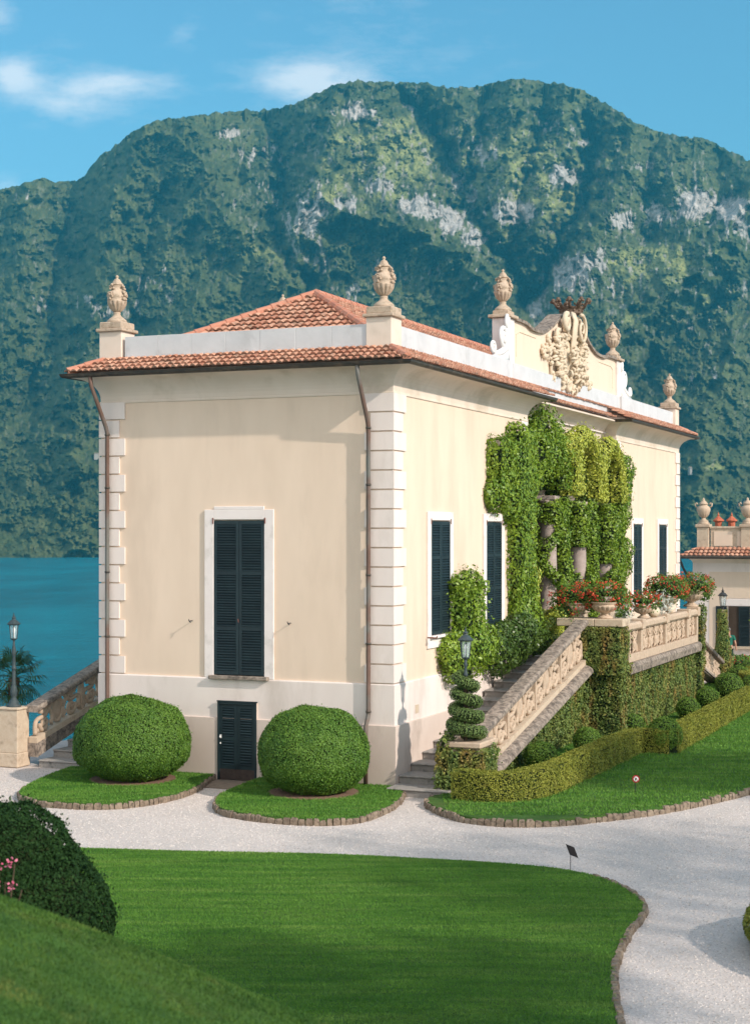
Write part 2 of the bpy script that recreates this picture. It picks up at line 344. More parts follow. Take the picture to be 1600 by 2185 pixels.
# ---------------------------------------------------------------- leaf masses
def vnoise(P, f, seed=0.):
    """cheap smooth value noise for arrays"""
    Q = P * f + seed; I = np.floor(Q).astype(np.int64); F = Q - I; F = F * F * (3 - 2 * F)
    def h(i, j, k):
        n = (i * 374761393 + j * 668265263 + k * 2147483647 + 1013904223) & 0x7fffffff
        n = ((n ^ (n >> 13)) * 1274126177) & 0x7fffffff
        n = (n ^ (n >> 16)); n = (n * 1103515245 + 12345) & 0x7fffffff
        return (n & 0xffffff) / float(0xffffff)
    r = 0
    for a in (0, 1):
        for b in (0, 1):
            for c in (0, 1):
                w = (F[:, 0] if a else 1 - F[:, 0]) * (F[:, 1] if b else 1 - F[:, 1]) * (F[:, 2] if c else 1 - F[:, 2])
                r = r + w * h(I[:, 0] + a, I[:, 1] + b, I[:, 2] + c)
    return r
def nmesh(name, V, F, mats, mi=None, tint=None, smooth=False):
    me = bpy.data.meshes.new(name); nv = len(V); nf, k = F.shape
    me.vertices.add(nv); me.vertices.foreach_set('co', V.astype(np.float32).ravel())
    me.loops.add(nf * k); me.loops.foreach_set('vertex_index', F.astype(np.int32).ravel())
    me.polygons.add(nf); me.polygons.foreach_set('loop_start', np.arange(0, nf * k, k, dtype=np.int32))
    me.polygons.foreach_set('loop_total', np.full(nf, k, dtype=np.int32))
    for m in mats: me.materials.append(MATS[m])
    if mi is not None: me.polygons.foreach_set('material_index', mi.astype(np.int32))
    me.polygons.foreach_set('use_smooth', np.full(nf, smooth, dtype=bool))
    if tint is not None:
        a = me.attributes.new('tint', 'FLOAT', 'FACE'); a.data.foreach_set('value', tint.astype(np.float32))
    me.update(calc_edges=True); me.validate()
    return me
def samp(pr, n):
    k = pr[0]
    if k == 'e':
        _, c, r = pr[:3]; d = rng.normal(size=(n, 3)); d /= np.linalg.norm(d, axis=1)[:, None]
        P = d * r + c; Nn = d / np.array(r); Nn /= np.linalg.norm(Nn, axis=1)[:, None]
        if len(pr) > 3:
            ok = P[:, 2] > pr[3]; P, Nn = P[ok], Nn[ok]
        return P, Nn
    if k == 'b':
        x0, x1, y0, y1, z0, z1 = pr[1]; dx, dy, dz = x1 - x0, y1 - y0, z1 - z0
        A = np.array([dy * dz, dy * dz, dx * dz, dx * dz, dx * dy, dx * dy * .3]); f = rng.choice(6, n, p=A / A.sum())
        U = rng.random((n, 3)); P = np.array([x0, y0, z0]) + U * [dx, dy, dz]; Nn = np.zeros((n, 3))
        for q, (ax, val, sg) in enumerate([(0, x0, -1), (0, x1, 1), (1, y0, -1), (1, y1, 1), (2, z1, 1), (2, z0, -1)]):
            P[f == q, ax] = val; Nn[f == q, ax] = sg
        return P, Nn
    if k == 't':
        pts = np.array(pr[1], float); rad = np.array(pr[2], float); L = np.linalg.norm(np.diff(pts, axis=0), axis=1)
        wgt = L * (rad[1:] + rad[:-1]); i = rng.choice(len(L), n, p=wgt / wgt.sum()); t = rng.random(n)[:, None]
        c = pts[i] * (1 - t) + pts[i + 1] * t; r = rad[i] * (1 - t[:, 0]) + rad[i + 1] * t[:, 0]
        d = (pts[i + 1] - pts[i]) / np.maximum(L[i][:, None], 1e-6); q = rng.normal(size=(n, 3)); q -= d * (q * d).sum(1)[:, None]
        q /= np.linalg.norm(q, axis=1)[:, None]
        return c + q * r[:, None], q
    if k == 'h':      # hedge along a polyline: pts (x,y), half width, z0, z1
        pts = np.array(pr[1], float); hw, z0, z1 = pr[2:5]; L = np.linalg.norm(np.diff(pts, axis=0), axis=1)
        i = rng.choice(len(L), n, p=L / L.sum()); t = rng.random(n)[:, None]
        c = pts[i] * (1 - t) + pts[i + 1] * t; d = (pts[i + 1] - pts[i]) / L[i][:, None]; sg_ = (pts[1:] - pts[:-1]) / L[:, None]
        vn = np.concatenate([sg_[:1], sg_[:-1] + sg_[1:], sg_[-1:]]); vn /= np.linalg.norm(vn, axis=1)[:, None]; dv = vn[i] * (1 - t) + vn[i + 1] * t; dv /= np.linalg.norm(dv, axis=1)[:, None]
        nr = np.stack([dv[:, 1], -dv[:, 0]], 1)
        H = z1 - z0; side = rng.random(n); ft = 2 * hw / (2 * H + 2 * hw); P = np.zeros((n, 3)); Nn = np.zeros((n, 3))
        top = side < ft; sg = np.where(side > ft + (1 - ft) / 2, 1., -1.)
        off = np.where(top, rng.uniform(-hw, hw, n), sg * hw)
        P[:, :2] = c + nr * off[:, None]; P[:, 2] = np.where(top, z1, rng.uniform(z0, z1, n))
        Nn[:, :2] = np.where(top[:, None], 0, nr * sg[:, None]); Nn[:, 2] = np.where(top, 1., 0.)
        return P, Nn
def area(pr):
    k = pr[0]
    if k == 'e': r = pr[2]; p = 1.6; return 4 * math.pi * (((r[0]*r[1])**p + (r[0]*r[2])**p + (r[1]*r[2])**p) / 3) ** (1 / p)
    if k == 'b': x0, x1, y0, y1, z0, z1 = pr[1]; a, b, c = x1-x0, y1-y0, z1-z0; return 2*b*c + 2*a*c + 1.3*a*b
    if k == 't':
        pts = np.array(pr[1], float); rad = np.array(pr[2]); L = np.linalg.norm(np.diff(pts, axis=0), axis=1); return float((L * (rad[1:] + rad[:-1]) * math.pi).sum())
    if k == 'h': pts = np.array(pr[1], float); L = np.linalg.norm(np.diff(pts, axis=0), axis=1).sum(); return float(L * (2 * (pr[4] - pr[3]) + 2 * pr[2]))
def inside(pr, P, m):
    k = pr[0]
    if k == 'e': return (((P - np.array(pr[1])) / (np.array(pr[2]) - m).clip(.01)) ** 2).sum(1) < 1
    if k == 'b':
        x0, x1, y0, y1, z0, z1 = pr[1]; return ((P[:, 0] > x0+m) & (P[:, 0] < x1-m) & (P[:, 1] > y0+m) & (P[:, 1] < y1-m) & (P[:, 2] > z0+m) & (P[:, 2] < z1-m))
    if k == 't':
        out = np.zeros(len(P), bool); pts = np.array(pr[1], float); rad = pr[2]
        for i in range(len(pts) - 1):
            a, b = pts[i], pts[i+1]; ab = b - a; t = (((P - a) @ ab) / max(ab @ ab, 1e-9)).clip(0, 1)
            out |= np.linalg.norm(P - (a + t[:, None] * ab), axis=1) < (rad[i] * (1-t) + rad[i+1] * t) - m
        return out
    return np.zeros(len(P), bool)
def leafmass(name, prims, leafmat, size=.06, dens=900, rough=.03, rf=2., parent=None, at=None, core=True, tilt=.6, stray=.0,
             aspect=.55, label=None, cat=None, group=None, bounds=None, stray_len=.12, droop=.0, coremat='leaf_core', frame=True, corefit=None):
    Ps, Ns = [], []
    for i, pr in enumerate(prims):
        n = max(8, int(area(pr) * dens)); P, Nn = samp(pr, n)
        keep = np.ones(len(P), bool)
        for j, q in enumerate(prims):
            if j != i: keep &= ~inside(q, P, size * .8)
        Ps.append(P[keep]); Ns.append(Nn[keep])
    P = np.concatenate(Ps); Nn = np.concatenate(Ns)
    if bounds is not None:
        ok = bounds(P); P, Nn = P[ok], Nn[ok]
    n = len(P)
    Q = P @ np.array([[.82, .39, -.42], [-.51, .83, -.22], [.26, .40, .88]])
    P = P + Nn * ((vnoise(Q, rf, 3.3) - .5) * 2 * rough + (vnoise(Q, rf * 3.1, 9.1) - .5) * rough * .7 + rng.normal(0, size * .22, n))[:, None]
    st = rng.random(n) < stray
    P[st] += Nn[st] * rng.uniform(.2, 1, st.sum())[:, None] * stray_len
    nrm = Nn + rng.normal(0, tilt, (n, 3)); nrm /= np.linalg.norm(nrm, axis=1)[:, None]
    d = rng.normal(size=(n, 3)); d[:, 2] -= droop; d -= nrm * (d * nrm).sum(1)[:, None]; d /= np.linalg.norm(d, axis=1)[:, None]
    s = np.cross(nrm, d); sz = size * rng.uniform(.6, 1.35, n)[:, None]
    V = np.stack([P - d * sz * .5, P + s * sz * aspect * .5, P + d * sz * .5, P - s * sz * aspect * .5], 1).reshape(-1, 3)
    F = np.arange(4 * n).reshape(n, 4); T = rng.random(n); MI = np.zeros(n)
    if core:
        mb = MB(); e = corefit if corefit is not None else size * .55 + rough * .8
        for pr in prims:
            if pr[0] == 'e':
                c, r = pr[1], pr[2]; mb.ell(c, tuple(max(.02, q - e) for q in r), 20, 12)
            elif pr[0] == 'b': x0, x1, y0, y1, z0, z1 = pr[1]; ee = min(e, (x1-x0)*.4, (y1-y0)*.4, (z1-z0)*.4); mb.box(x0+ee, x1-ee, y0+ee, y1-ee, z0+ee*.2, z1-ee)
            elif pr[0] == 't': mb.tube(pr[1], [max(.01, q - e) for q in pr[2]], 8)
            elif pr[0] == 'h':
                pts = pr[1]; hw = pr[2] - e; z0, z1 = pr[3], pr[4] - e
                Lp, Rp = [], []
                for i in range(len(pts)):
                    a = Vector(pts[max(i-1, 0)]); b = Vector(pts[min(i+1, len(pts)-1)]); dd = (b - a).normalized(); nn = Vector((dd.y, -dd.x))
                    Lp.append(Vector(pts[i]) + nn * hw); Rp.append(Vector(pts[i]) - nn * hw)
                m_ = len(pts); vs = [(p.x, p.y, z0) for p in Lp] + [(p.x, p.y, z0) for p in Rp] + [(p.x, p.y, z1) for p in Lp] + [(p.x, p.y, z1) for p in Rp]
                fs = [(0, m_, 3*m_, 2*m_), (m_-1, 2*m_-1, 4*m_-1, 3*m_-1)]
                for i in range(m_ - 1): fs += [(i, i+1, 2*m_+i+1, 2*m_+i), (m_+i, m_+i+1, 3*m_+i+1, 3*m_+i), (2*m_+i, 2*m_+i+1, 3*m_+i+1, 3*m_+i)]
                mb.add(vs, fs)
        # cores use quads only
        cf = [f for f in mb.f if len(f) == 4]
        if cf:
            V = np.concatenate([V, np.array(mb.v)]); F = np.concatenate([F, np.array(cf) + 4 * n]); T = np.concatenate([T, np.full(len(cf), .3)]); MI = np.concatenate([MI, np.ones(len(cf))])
    if parent is not None: o3 = (parent['_ax'], parent['_ay'], parent['_az'])
    elif at is not None: o3 = at
    else:
        o3 = (float(P[:, 0].mean()), float(P[:, 1].mean()), float(P[:, 2].min()))
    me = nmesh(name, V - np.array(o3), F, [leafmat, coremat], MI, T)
    o = bpy.data.objects.new(name, me)
    if parent is None:
        o.location = W(*o3) if frame else Vector(o3)
        if frame: o.rotation_euler = (0, 0, ROT)
    return link(o, parent, label, cat, group)

# ================================================================ LANDSCAPE
F_ = 3441.
def fbm(P, f, o=4, seed=0., g=.5):
    r = 0; a = 1; s = 0
    for i in range(o): r = r + a * vnoise(P, f * 2 ** i, seed + 17.1 * i); s += a; a *= g
    return r / s
# skyline of the mountain: (bearing, elevation) pairs, converted to a real ridge 3.4 - 4.4 km away
SKYL = [(-600, 470), (-300, 440), (-120, 418), (0, 405), (30, 398), (60, 390), (90, 384), (120, 388), (150, 391), (180, 380), (200, 352), (230, 326), (260, 302),
        (290, 281), (330, 263), (400, 252), (440, 245), (500, 240), (560, 239), (600, 232), (640, 222), (680, 200), (720, 183), (760, 173), (800, 178),
        (870, 180), (910, 179), (960, 190), (1010, 186), (1060, 176), (1100, 172), (1150, 178), (1200, 183), (1240, 195), (1290, 222), (1330, 245),
        (1350, 262), (1400, 280), (1450, 293), (1500, 300), (1550, 322), (1600, 346), (1750, 400), (2000, 520), (2300, 640)]
def make_mountain():
    us = np.concatenate([np.arange(-500, -60, 8.), np.arange(-60, 1660, 1.55), np.arange(1660, 2200, 8.)])
    rows = 720
    sv = np.linspace(0, 1, rows)
    U, S = np.meshgrid(us, sv)
    yr = np.interp(us, [a for a, b in SKYL], [b for a, b in SKYL])
    q = np.stack([us, us * 0, us * 0], 1)
    yr = yr - 7 * (vnoise(q, .11, 5.) - .3) - 5 * (vnoise(q, .05, 8.) - .5) - 3 * vnoise(q, .3, 2.)
    ys = 1190 + 2 * np.sin(us / 90.) + 1.5 * np.sin(us / 23.)
    Y = ys[None, :] + (yr - ys)[None, :] * S
    shp = U.shape; u = U.ravel(); y = Y.ravel(); s = S.ravel()
    P3 = np.stack([u, y, u * 0], 1)
    wu = (fbm(P3, .012, 3, 1.) - .5) * 90; wy = (fbm(P3, .012, 3, 40.) - .5) * 60
    w2 = (fbm(P3, .045, 3, 61.) - .5) * 46; w3 = (fbm(P3, .045, 3, 71.) - .5) * 46
    uw, yw = u + wu * .55 + w2, y + wy * .5 + w3
    D = 2560 + 1500 * s ** 1.1
    def dist(poly, uu=None, yy=None):
        uu = uw if uu is None else uu; yy = yw if yy is None else yy
        best = np.full(len(u), 1e9); sg = np.zeros(len(u))
        for (a, b), (c, d) in zip(poly[:-1], poly[1:]):
            ab = np.array([c - a, d - b], float); t = (((uu - a) * ab[0] + (yy - b) * ab[1]) / (ab @ ab)).clip(0, 1)
            dx = uu - (a + t * ab[0]); dy = yy - (b + t * ab[1]); dd = np.hypot(dx, dy); m = dd < best
            best[m] = dd[m]; sg[m] = dx[m]
        return best, sg
    # spurs come nearer, gullies go back (metres, width in px)
    for poly, amp, w in [
        ([(300, 285), (255, 420), (215, 600), (170, 800), (150, 980)], -170, 75),
        ([(60, 400), (50, 560), (0, 760)], -130, 60),
        ([(400, 260), (445, 420), (540, 500), (630, 600), (700, 720)], -190, 70),
        ([(430, 640), (370, 850), (340, 1000)], -110, 60),
        ([(720, 190), (700, 330), (650, 430), (640, 560)], -130, 48),
        ([(690, 440), (850, 470), (950, 525), (1030, 590), (1095, 660), (1180, 790)], -170, 50),
        ([(820, 190), (790, 320), (830, 420), (880, 470)], -90, 40),
        ([(960, 200), (1000, 300), (960, 400), (1010, 500)], -70, 30),
        ([(1100, 180), (1100, 290), (1060, 420), (1060, 520)], -120, 45),
        ([(1200, 190), (1210, 300), (1180, 420), (1130, 500)], -110, 34),
        ([(1340, 260), (1330, 380), (1280, 470), (1240, 560), (1200, 680)], -130, 50),
        ([(1620, 400), (1590, 470), (1540, 540), (1450, 600), (1390, 650), (1320, 740), (1280, 860)], -300, 85),
        ([(1450, 300), (1440, 400), (1480, 520)], -80, 40),
        ([(1560, 760), (1500, 900), (1480, 1060)], -150, 80),
        ([(700, 900), (900, 1000)], -100, 90),
        ([(150, 390), (130, 520), (100, 700), (60, 850)], 130, 36),
        ([(330, 420), (300, 560), (290, 700)], 70, 26),
        ([(575, 250), (588, 340), (590, 430), (598, 520), (655, 600), (705, 680)], 230, 34),
        ([(872, 200), (915, 265), (960, 350), (985, 430), (1020, 480), (1090, 570), (1130, 640)], 190, 24),
        ([(1040, 200), (1020, 300), (1000, 380)], 80, 18),
        ([(1150, 180), (1150, 260), (1130, 350), (1110, 430), (1090, 540)], 90, 18),
        ([(1262, 250), (1238, 330), (1240, 420), (1210, 490), (1150, 570), (1140, 640)], 220, 26),
        ([(1400, 290), (1380, 400), (1370, 500)], 80, 22),
        ([(1530, 320), (1540, 420), (1520, 480)], 60, 20),
        ([(1340, 860), (1420, 740), (1520, 660), (1640, 600)], 200, 60)]:
        dd, _ = dist(poly); D += amp * (1.75 if w < 32 else 1.3) * np.exp(-(dd ** 2 + 9) ** .5 / w)
    # broad and fine relief, with ribs that run down the slope
    low = ((1140 - y) / 300).clip(0, 1)
    P = np.stack([uw * .8 + yw * .35, yw * .8 - uw * .2, u * 0], 1)
    rid = 1 - np.abs(fbm(P, .016, 5, 11., .55) * 2 - 1)
    D -= (rid - .6) * 110 * (.3 + .7 * low)
    Pv = np.stack([u + wu * .8, y * .25, u * 0], 1)
    ribs = 1 - np.abs(fbm(Pv, .04, 4, 31., .6) * 2 - 1)
    D -= (ribs - .6) * 30 * low
    # where bare rock and meadow lie
    rock = np.zeros(len(u)); mead = np.zeros(len(u))
    for cx, cy, rx, ry, a in [(765, 238, 48, 18, 1), (1205, 375, 32, 30, 1.2), (1238, 300, 16, 14, .9), (890, 437, 48, 24, 1.2), (965, 480, 34, 24, 1.1), (1015, 510, 32, 20, 1.2),
                          (1085, 455, 62, 34, 1.1), (655, 465, 48, 75, .9), (495, 285, 30, 14, 1), (560, 325, 60, 26, .65), (885, 215, 24, 22, .8), (1480, 440, 60, 40, 1.15),
                          (1560, 445, 50, 40, 1.15), (1215, 585, 75, 55, .95), (1160, 615, 40, 30, .7), (240, 650, 70, 50, .7), (330, 610, 70, 40, .6), (820, 395, 45, 28, .8),
                          (1160, 275, 65, 24, .6), (1370, 350, 50, 30, .5), (1585, 490, 30, 30, 1), (1150, 655, 24, 24, 1), (970, 385, 18, 46, .8), (90, 640, 26, 40, .6), (60, 420, 40, 16, .5),
                          (540, 400, 90, 60, .35), (860, 590, 100, 60, .5), (780, 640, 90, 60, .45), (1040, 620, 60, 80, .4), (1480, 700, 110, 90, .42), (1560, 620, 50, 40, .5), (1000, 300, 50, 40, .55),
                          (1500, 800, 60, 30, .5), (210, 790, 60, 50, .35), (450, 560, 70, 30, .3), (1560, 1075, 50, 16, .7), (1290, 620, 40, 40, .6), (1330, 470, 40, 30, .9), (1400, 455, 40, 26, 1), (930, 455, 40, 18, 1.1), (1000, 420, 16, 50, .9), (740, 430, 40, 30, .8), (1040, 330, 40, 24, .8), (1260, 560, 50, 30, .9), (1180, 700, 40, 30, .8), (690, 560, 40, 30, .8)]:
        rock = np.maximum(rock, a * np.exp(-(((u + wu * .25 - cx) / rx) ** 2 + ((y + wy * .25 - cy) / ry) ** 2) * .8))
    rock = np.where(rock > .75, rock * 1.22, rock)
    for cx, cy, rx, ry, a in [(840, 330, 170, 110, .95), (1130, 380, 190, 130, .9), (1400, 560, 130, 60, .95), (1330, 690, 60, 40, .7), (700, 420, 70, 60, .8), (1400, 400, 120, 80, .5), (560, 520, 80, 50, .6), (540, 310, 60, 40, .4),
                          (1540, 640, 80, 60, .7), (1520, 985, 28, 10, 1.1), (870, 560, 100, 50, .5), (1150, 700, 60, 60, .5), (1300, 480, 90, 50, .4), (60, 560, 50, 50, .3), (400, 1000, 60, 30, .2)]:
        mead = np.maximum(mead, a * np.exp(-(((u + wu * .5 - cx) / rx) ** 2 + ((y + wy * .5 - cy) / ry) ** 2) * .8))
    fine = fbm(np.stack([u, y * .42, u * 0], 1), .12, 4, 3., .65); mid = fbm(np.stack([u, y, u * 0], 1), .05, 4, 77., .6)
    R_ = ((rock * .72 + fine * 1.35 + (ribs - .5) * .2 - 1.17) * 7).clip(0, 1)
    scat = ((fbm(np.stack([u, y * .5, u * 0], 1), .15, 3, 90., .65) - .63) * 10).clip(0, 1) * (.2 + .8 * mead.clip(0, 1)) * low
    R_ = np.maximum(R_, scat * .8)
    M_ = ((mead * .75 + mid * 1.15 - 1.0) * 4).clip(0, 1) * (1 - R_)
    forest = (1 - R_) * (1 - .75 * M_)
    # rock ledges stand proud with vertical cracks
    crack = 1 - np.abs(fbm(np.stack([u + wu, y * .18, u * 0], 1), .13, 3, 55., .6) * 2 - 1)
    D -= R_ * ((crack - .6) * 40 + (fine - .5) * 30)
    # tree crowns
    tn = np.zeros(len(u))
    def crowns(cell, hgt, seed):
        nonlocal tn
        a = u / cell; b = y / (cell * 1.0); ia = np.floor(a).astype(np.int64); ib = np.floor(b).astype(np.int64)
        best = np.full(len(u), 9.); rr = np.zeros(len(u))
        def h(i, j, k):
            n = (i * 73856093 ^ j * 19349663 ^ (k * 83492791 + seed)) & 0x7fffffff
            n = ((n ^ (n >> 13)) * 1274126177) & 0x7fffffff; return ((n ^ (n >> 16)) & 0xffff) / 65535.
        for i in (-1, 0, 1):
            for j in (-1, 0, 1):
                ca, cb = ia + i, ib + j; x = ca + h(ca, cb, 1); z = cb + h(ca, cb, 2); d = np.hypot(a - x, b - z) / (.55 + .6 * h(ca, cb, 4)); m = d < best
                best[m] = d[m]; rr[m] = h(ca, cb, 3)[m]
        bump = np.sqrt((1 - best ** 2).clip(0, 1))
        return bump * hgt, rr
    b1, r1 = crowns(8.0, 10, 5); b2, r2 = crowns(14., 16, 11); b3, r3 = crowns(5.0, 6, 23)
    near = ((y - 600) / 500).clip(0, 1)
    dens = ((fbm(P3, .03, 3, 66.) - .35) * 4).clip(.35, 1)
    D -= forest * dens * (b1 * (1.7 + r1) + b2 * (.5 + .8 * near) + b3 * 1.5) + M_ * (b3 * 1.3 * (r3 > .35) + b1 * 1.4 * (r1 > .62))
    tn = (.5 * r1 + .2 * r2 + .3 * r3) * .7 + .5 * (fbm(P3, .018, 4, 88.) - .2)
    X = (u - 800) / F_ * D; Z = EYE + (1135 - y) / F_ * D
    V = np.stack([X, D, Z], 1)
    global MT
    MT = (u, y, D)
    # back of the mountain, so that it is a closed body
    top = V[-len(us):].copy(); back = top.copy(); back[:, 1] += 900; back[:, 2] = -60
    bot = V[:len(us)].copy(); bot[:, 2] = -60
    V = np.concatenate([V, back, bot]); nc = len(us); idx = np.arange(rows * nc).reshape(rows, nc)
    Fq = np.stack([idx[:-1, :-1], idx[:-1, 1:], idx[1:, 1:], idx[1:, :-1]], -1).reshape(-1, 4)
    t_ = idx[-1]; bk = rows * nc + np.arange(nc); bt = bk + nc; lo = idx[0]
    Fq = np.concatenate([Fq, np.stack([t_[:-1], t_[1:], bk[1:], bk[:-1]], -1), np.stack([bt[:-1], bt[1:], lo[1:], lo[:-1]], -1)])
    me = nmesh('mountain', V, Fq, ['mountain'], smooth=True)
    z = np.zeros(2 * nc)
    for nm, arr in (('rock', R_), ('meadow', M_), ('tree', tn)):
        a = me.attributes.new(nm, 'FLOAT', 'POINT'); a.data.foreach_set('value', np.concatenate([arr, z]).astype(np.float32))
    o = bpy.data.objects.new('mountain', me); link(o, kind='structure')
    return o
m = bpy.data.materials.new('mountain'); m.use_nodes = True; MATS['mountain'] = m
t = m.node_tree; N = t.nodes; K = t.links; b = N['Principled BSDF']; b.inputs['Roughness'].default_value = .95; b.inputs['Specular IOR Level'].default_value = .1
def _attr(n):
    a = N.new('ShaderNodeAttribute'); a.attribute_name = n; return a.outputs['Fac']
def _mix(f, a, c):
    x = N.new('ShaderNodeMix'); x.data_type = 'RGBA'
    for sk, v in ((x.inputs[0], f), (x.inputs[6], a), (x.inputs[7], c)):
        if hasattr(v, 'links'): K.new(v, sk)
        else: sk.default_value = v
    return x.outputs[2]
def _noise(sc, det=5, st=(1, 1, 1)):
    tcn = N.new('ShaderNodeTexCoord'); mp = N.new('ShaderNodeMapping'); mp.inputs['Scale'].default_value = st
    K.new(tcn.outputs['Object'], mp.inputs[0]); n = N.new('ShaderNodeTexNoise'); K.new(mp.outputs[0], n.inputs[0])
    n.inputs['Scale'].default_value = sc; n.inputs['Detail'].default_value = det; n.inputs['Roughness'].default_value = .65
    r = N.new('ShaderNodeMapRange'); r.inputs[1].default_value = .32; r.inputs[2].default_value = .68; K.new(n.outputs[0], r.inputs[0]); return r.outputs[0]
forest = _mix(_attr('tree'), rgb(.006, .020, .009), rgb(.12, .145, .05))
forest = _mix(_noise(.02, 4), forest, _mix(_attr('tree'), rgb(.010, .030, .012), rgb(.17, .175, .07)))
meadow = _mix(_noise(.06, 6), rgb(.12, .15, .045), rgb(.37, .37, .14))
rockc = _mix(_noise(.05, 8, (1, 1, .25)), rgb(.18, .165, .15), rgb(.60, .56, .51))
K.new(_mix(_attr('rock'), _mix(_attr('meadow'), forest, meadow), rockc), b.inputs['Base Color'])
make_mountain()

# lake
wm = bpy.data.materials.new('lake'); wm.use_nodes = True; MATS['lake'] = wm
t = wm.node_tree; N = t.nodes; K = t.links; b = N['Principled BSDF']
b.inputs['Base Color'].default_value = (.002, .135, .185, 1); b.inputs['Roughness'].default_value = .2; b.inputs['IOR'].default_value = 1.33; b.inputs['Specular IOR Level'].default_value = .4
b.inputs['Base Color'].default_value = (.003, .15, .20, 1)
c_ = _mix(_noise(.012, 5, (1, .35, 1)), (.0, .18, .27, 1), (.0, .36, .50, 1)); K.new(c_, b.inputs['Base Color'])
h1 = _noise(.35, 6, (.35, 1, 1)); h2 = _noise(.05, 5, (.22, .9, 1))
ad = N.new('ShaderNodeMath'); ad.operation = 'MULTIPLY_ADD'; K.new(h2, ad.inputs[0]); ad.inputs[1].default_value = 1.6; K.new(h1, ad.inputs[2])
bp = N.new('ShaderNodeBump'); bp.inputs['Strength'].default_value = 1.0; bp.inputs['Distance'].default_value = 4; K.new(ad.outputs[0], bp.inputs['Height']); K.new(bp.outputs[0], b.inputs['Normal'])
w_ = MB(); w_.add([(-6000, -800, -34), (6000, -800, -34), (6000, 7000, -34), (-6000, 7000, -34)], [(0, 1, 2, 3)]); w_.build('lake', 'lake', kind='structure', frame=False)

# the headland on which everything stands, with a grassy cliff down to the lake
edge = [(-30, -20), (50, -25), (70, 20), (62, 60), (40, 92), (18, 96), (6, 84), (-2, 66)]
edge += [tuple(W(-12.2, v)[:2]) for v in (26, 16, 6, 1.5)] + [tuple(W(-12.0, -6)[:2]), (-17, 32), (-26, 14)]
eb = cat_spline([(a, b) for a, b in edge], 5, True)
cx_, cy_ = 10, 35
g = MB(); n = len(eb)
g.add([(x, y, -.02) for x, y in eb], [tuple(range(n))]); g.build('ground', 'gravel', kind='structure', frame=False)
g = MB(); ringz = [(-.02, 0), (-.9, 1.2), (-5, 4), (-14, 9), (-26, 14), (-36, 18)]
vs = []
for z, off in ringz:
    for i, (x, y) in enumerate(eb):
        dx, dy = x - cx_, y - cy_; L_ = math.hypot(dx, dy); k = off * (1 + .25 * mnoise.noise(Vector((x * .2, y * .2, z * .1))))
        vs.append((x + dx / L_ * k, y + dy / L_ * k, z + (0 if off == 0 else .8 * mnoise.noise(Vector((x * .4, y * .4, z * .3))))))
g.add(vs, [(r * n + i, (r + 1) * n + i, (r + 1) * n + (i + 1) % n, r * n + (i + 1) % n) for r in range(len(ringz) - 1) for i in range(n)])
g.build('cliff', 'cliff_grass', smooth=True, kind='structure', frame=False)

def inpoly(P, poly):
    x, y = P[:, 0], P[:, 1]; c = np.zeros(len(P), bool); n = len(poly)
    for i in range(n):
        x1, y1 = poly[i]; x2, y2 = poly[(i + 1) % n]
        m = ((y1 > y) != (y2 > y)) & (x < (x2 - x1) * (y - y1) / (y2 - y1 + 1e-12) + x1); c ^= m
    return c
def blades(name, poly, z, dens, h, w, matn, holes=(), box=None, zf=None, lean=.5):
    xs = [p[0] for p in poly]; ys = [p[1] for p in poly]
    x0, x1, y0, y1 = (min(xs), max(xs), min(ys), max(ys)) if box is None else box
    n = int((x1 - x0) * (y1 - y0) * dens); P = np.stack([rng.uniform(x0, x1, n), rng.uniform(y0, y1, n)], 1)
    ok = inpoly(P, poly)
    for hx, hy, hr in holes: ok &= np.hypot(P[:, 0] - hx, P[:, 1] - hy) > hr
    P = P[ok]; n = len(P); Z = np.full(n, z) if zf is None else zf(P[:, 0], P[:, 1])
    a = rng.uniform(0, math.pi, n); hh = h * rng.uniform(.5, 1.3, n); d = np.stack([np.cos(a), np.sin(a)], 1) * w * .5; ln = rng.normal(0, lean * h, (n, 2))
    B = np.stack([P[:, 0], P[:, 1], Z], 1)
    V = np.stack([B - np.c_[d, np.zeros(n)], B + np.c_[d, np.zeros(n)], B + np.c_[ln, hh]], 1).reshape(-1, 3)
    o3 = np.array([P[:, 0].mean(), P[:, 1].mean(), Z.min()])
    me = nmesh(name, V - o3, np.arange(3 * n).reshape(n, 3), [matn], None, rng.random(n))
    o = bpy.data.objects.new(name, me); o.location = o3; link(o, kind='stuff')
    o['label'] = 'short mown grass'; return o
def wl(pts): return [tuple(W(x, y)[:2]) for x, y in pts]
def sheet(name, poly, z, matn, base=-.02):
    g = MB(); g.prism(poly, base, z); return g.build(name, matn, kind='structure', frame=False)
# gravel path as its own sheet
g = MB(); n = len(eb); g.add([(cx_ + (x - cx_) * .975, cy_ + (y - cy_) * .975, -.012) for x, y in eb], [tuple(range(n))]); g.build('path', 'gravel', kind='structure', frame=False)

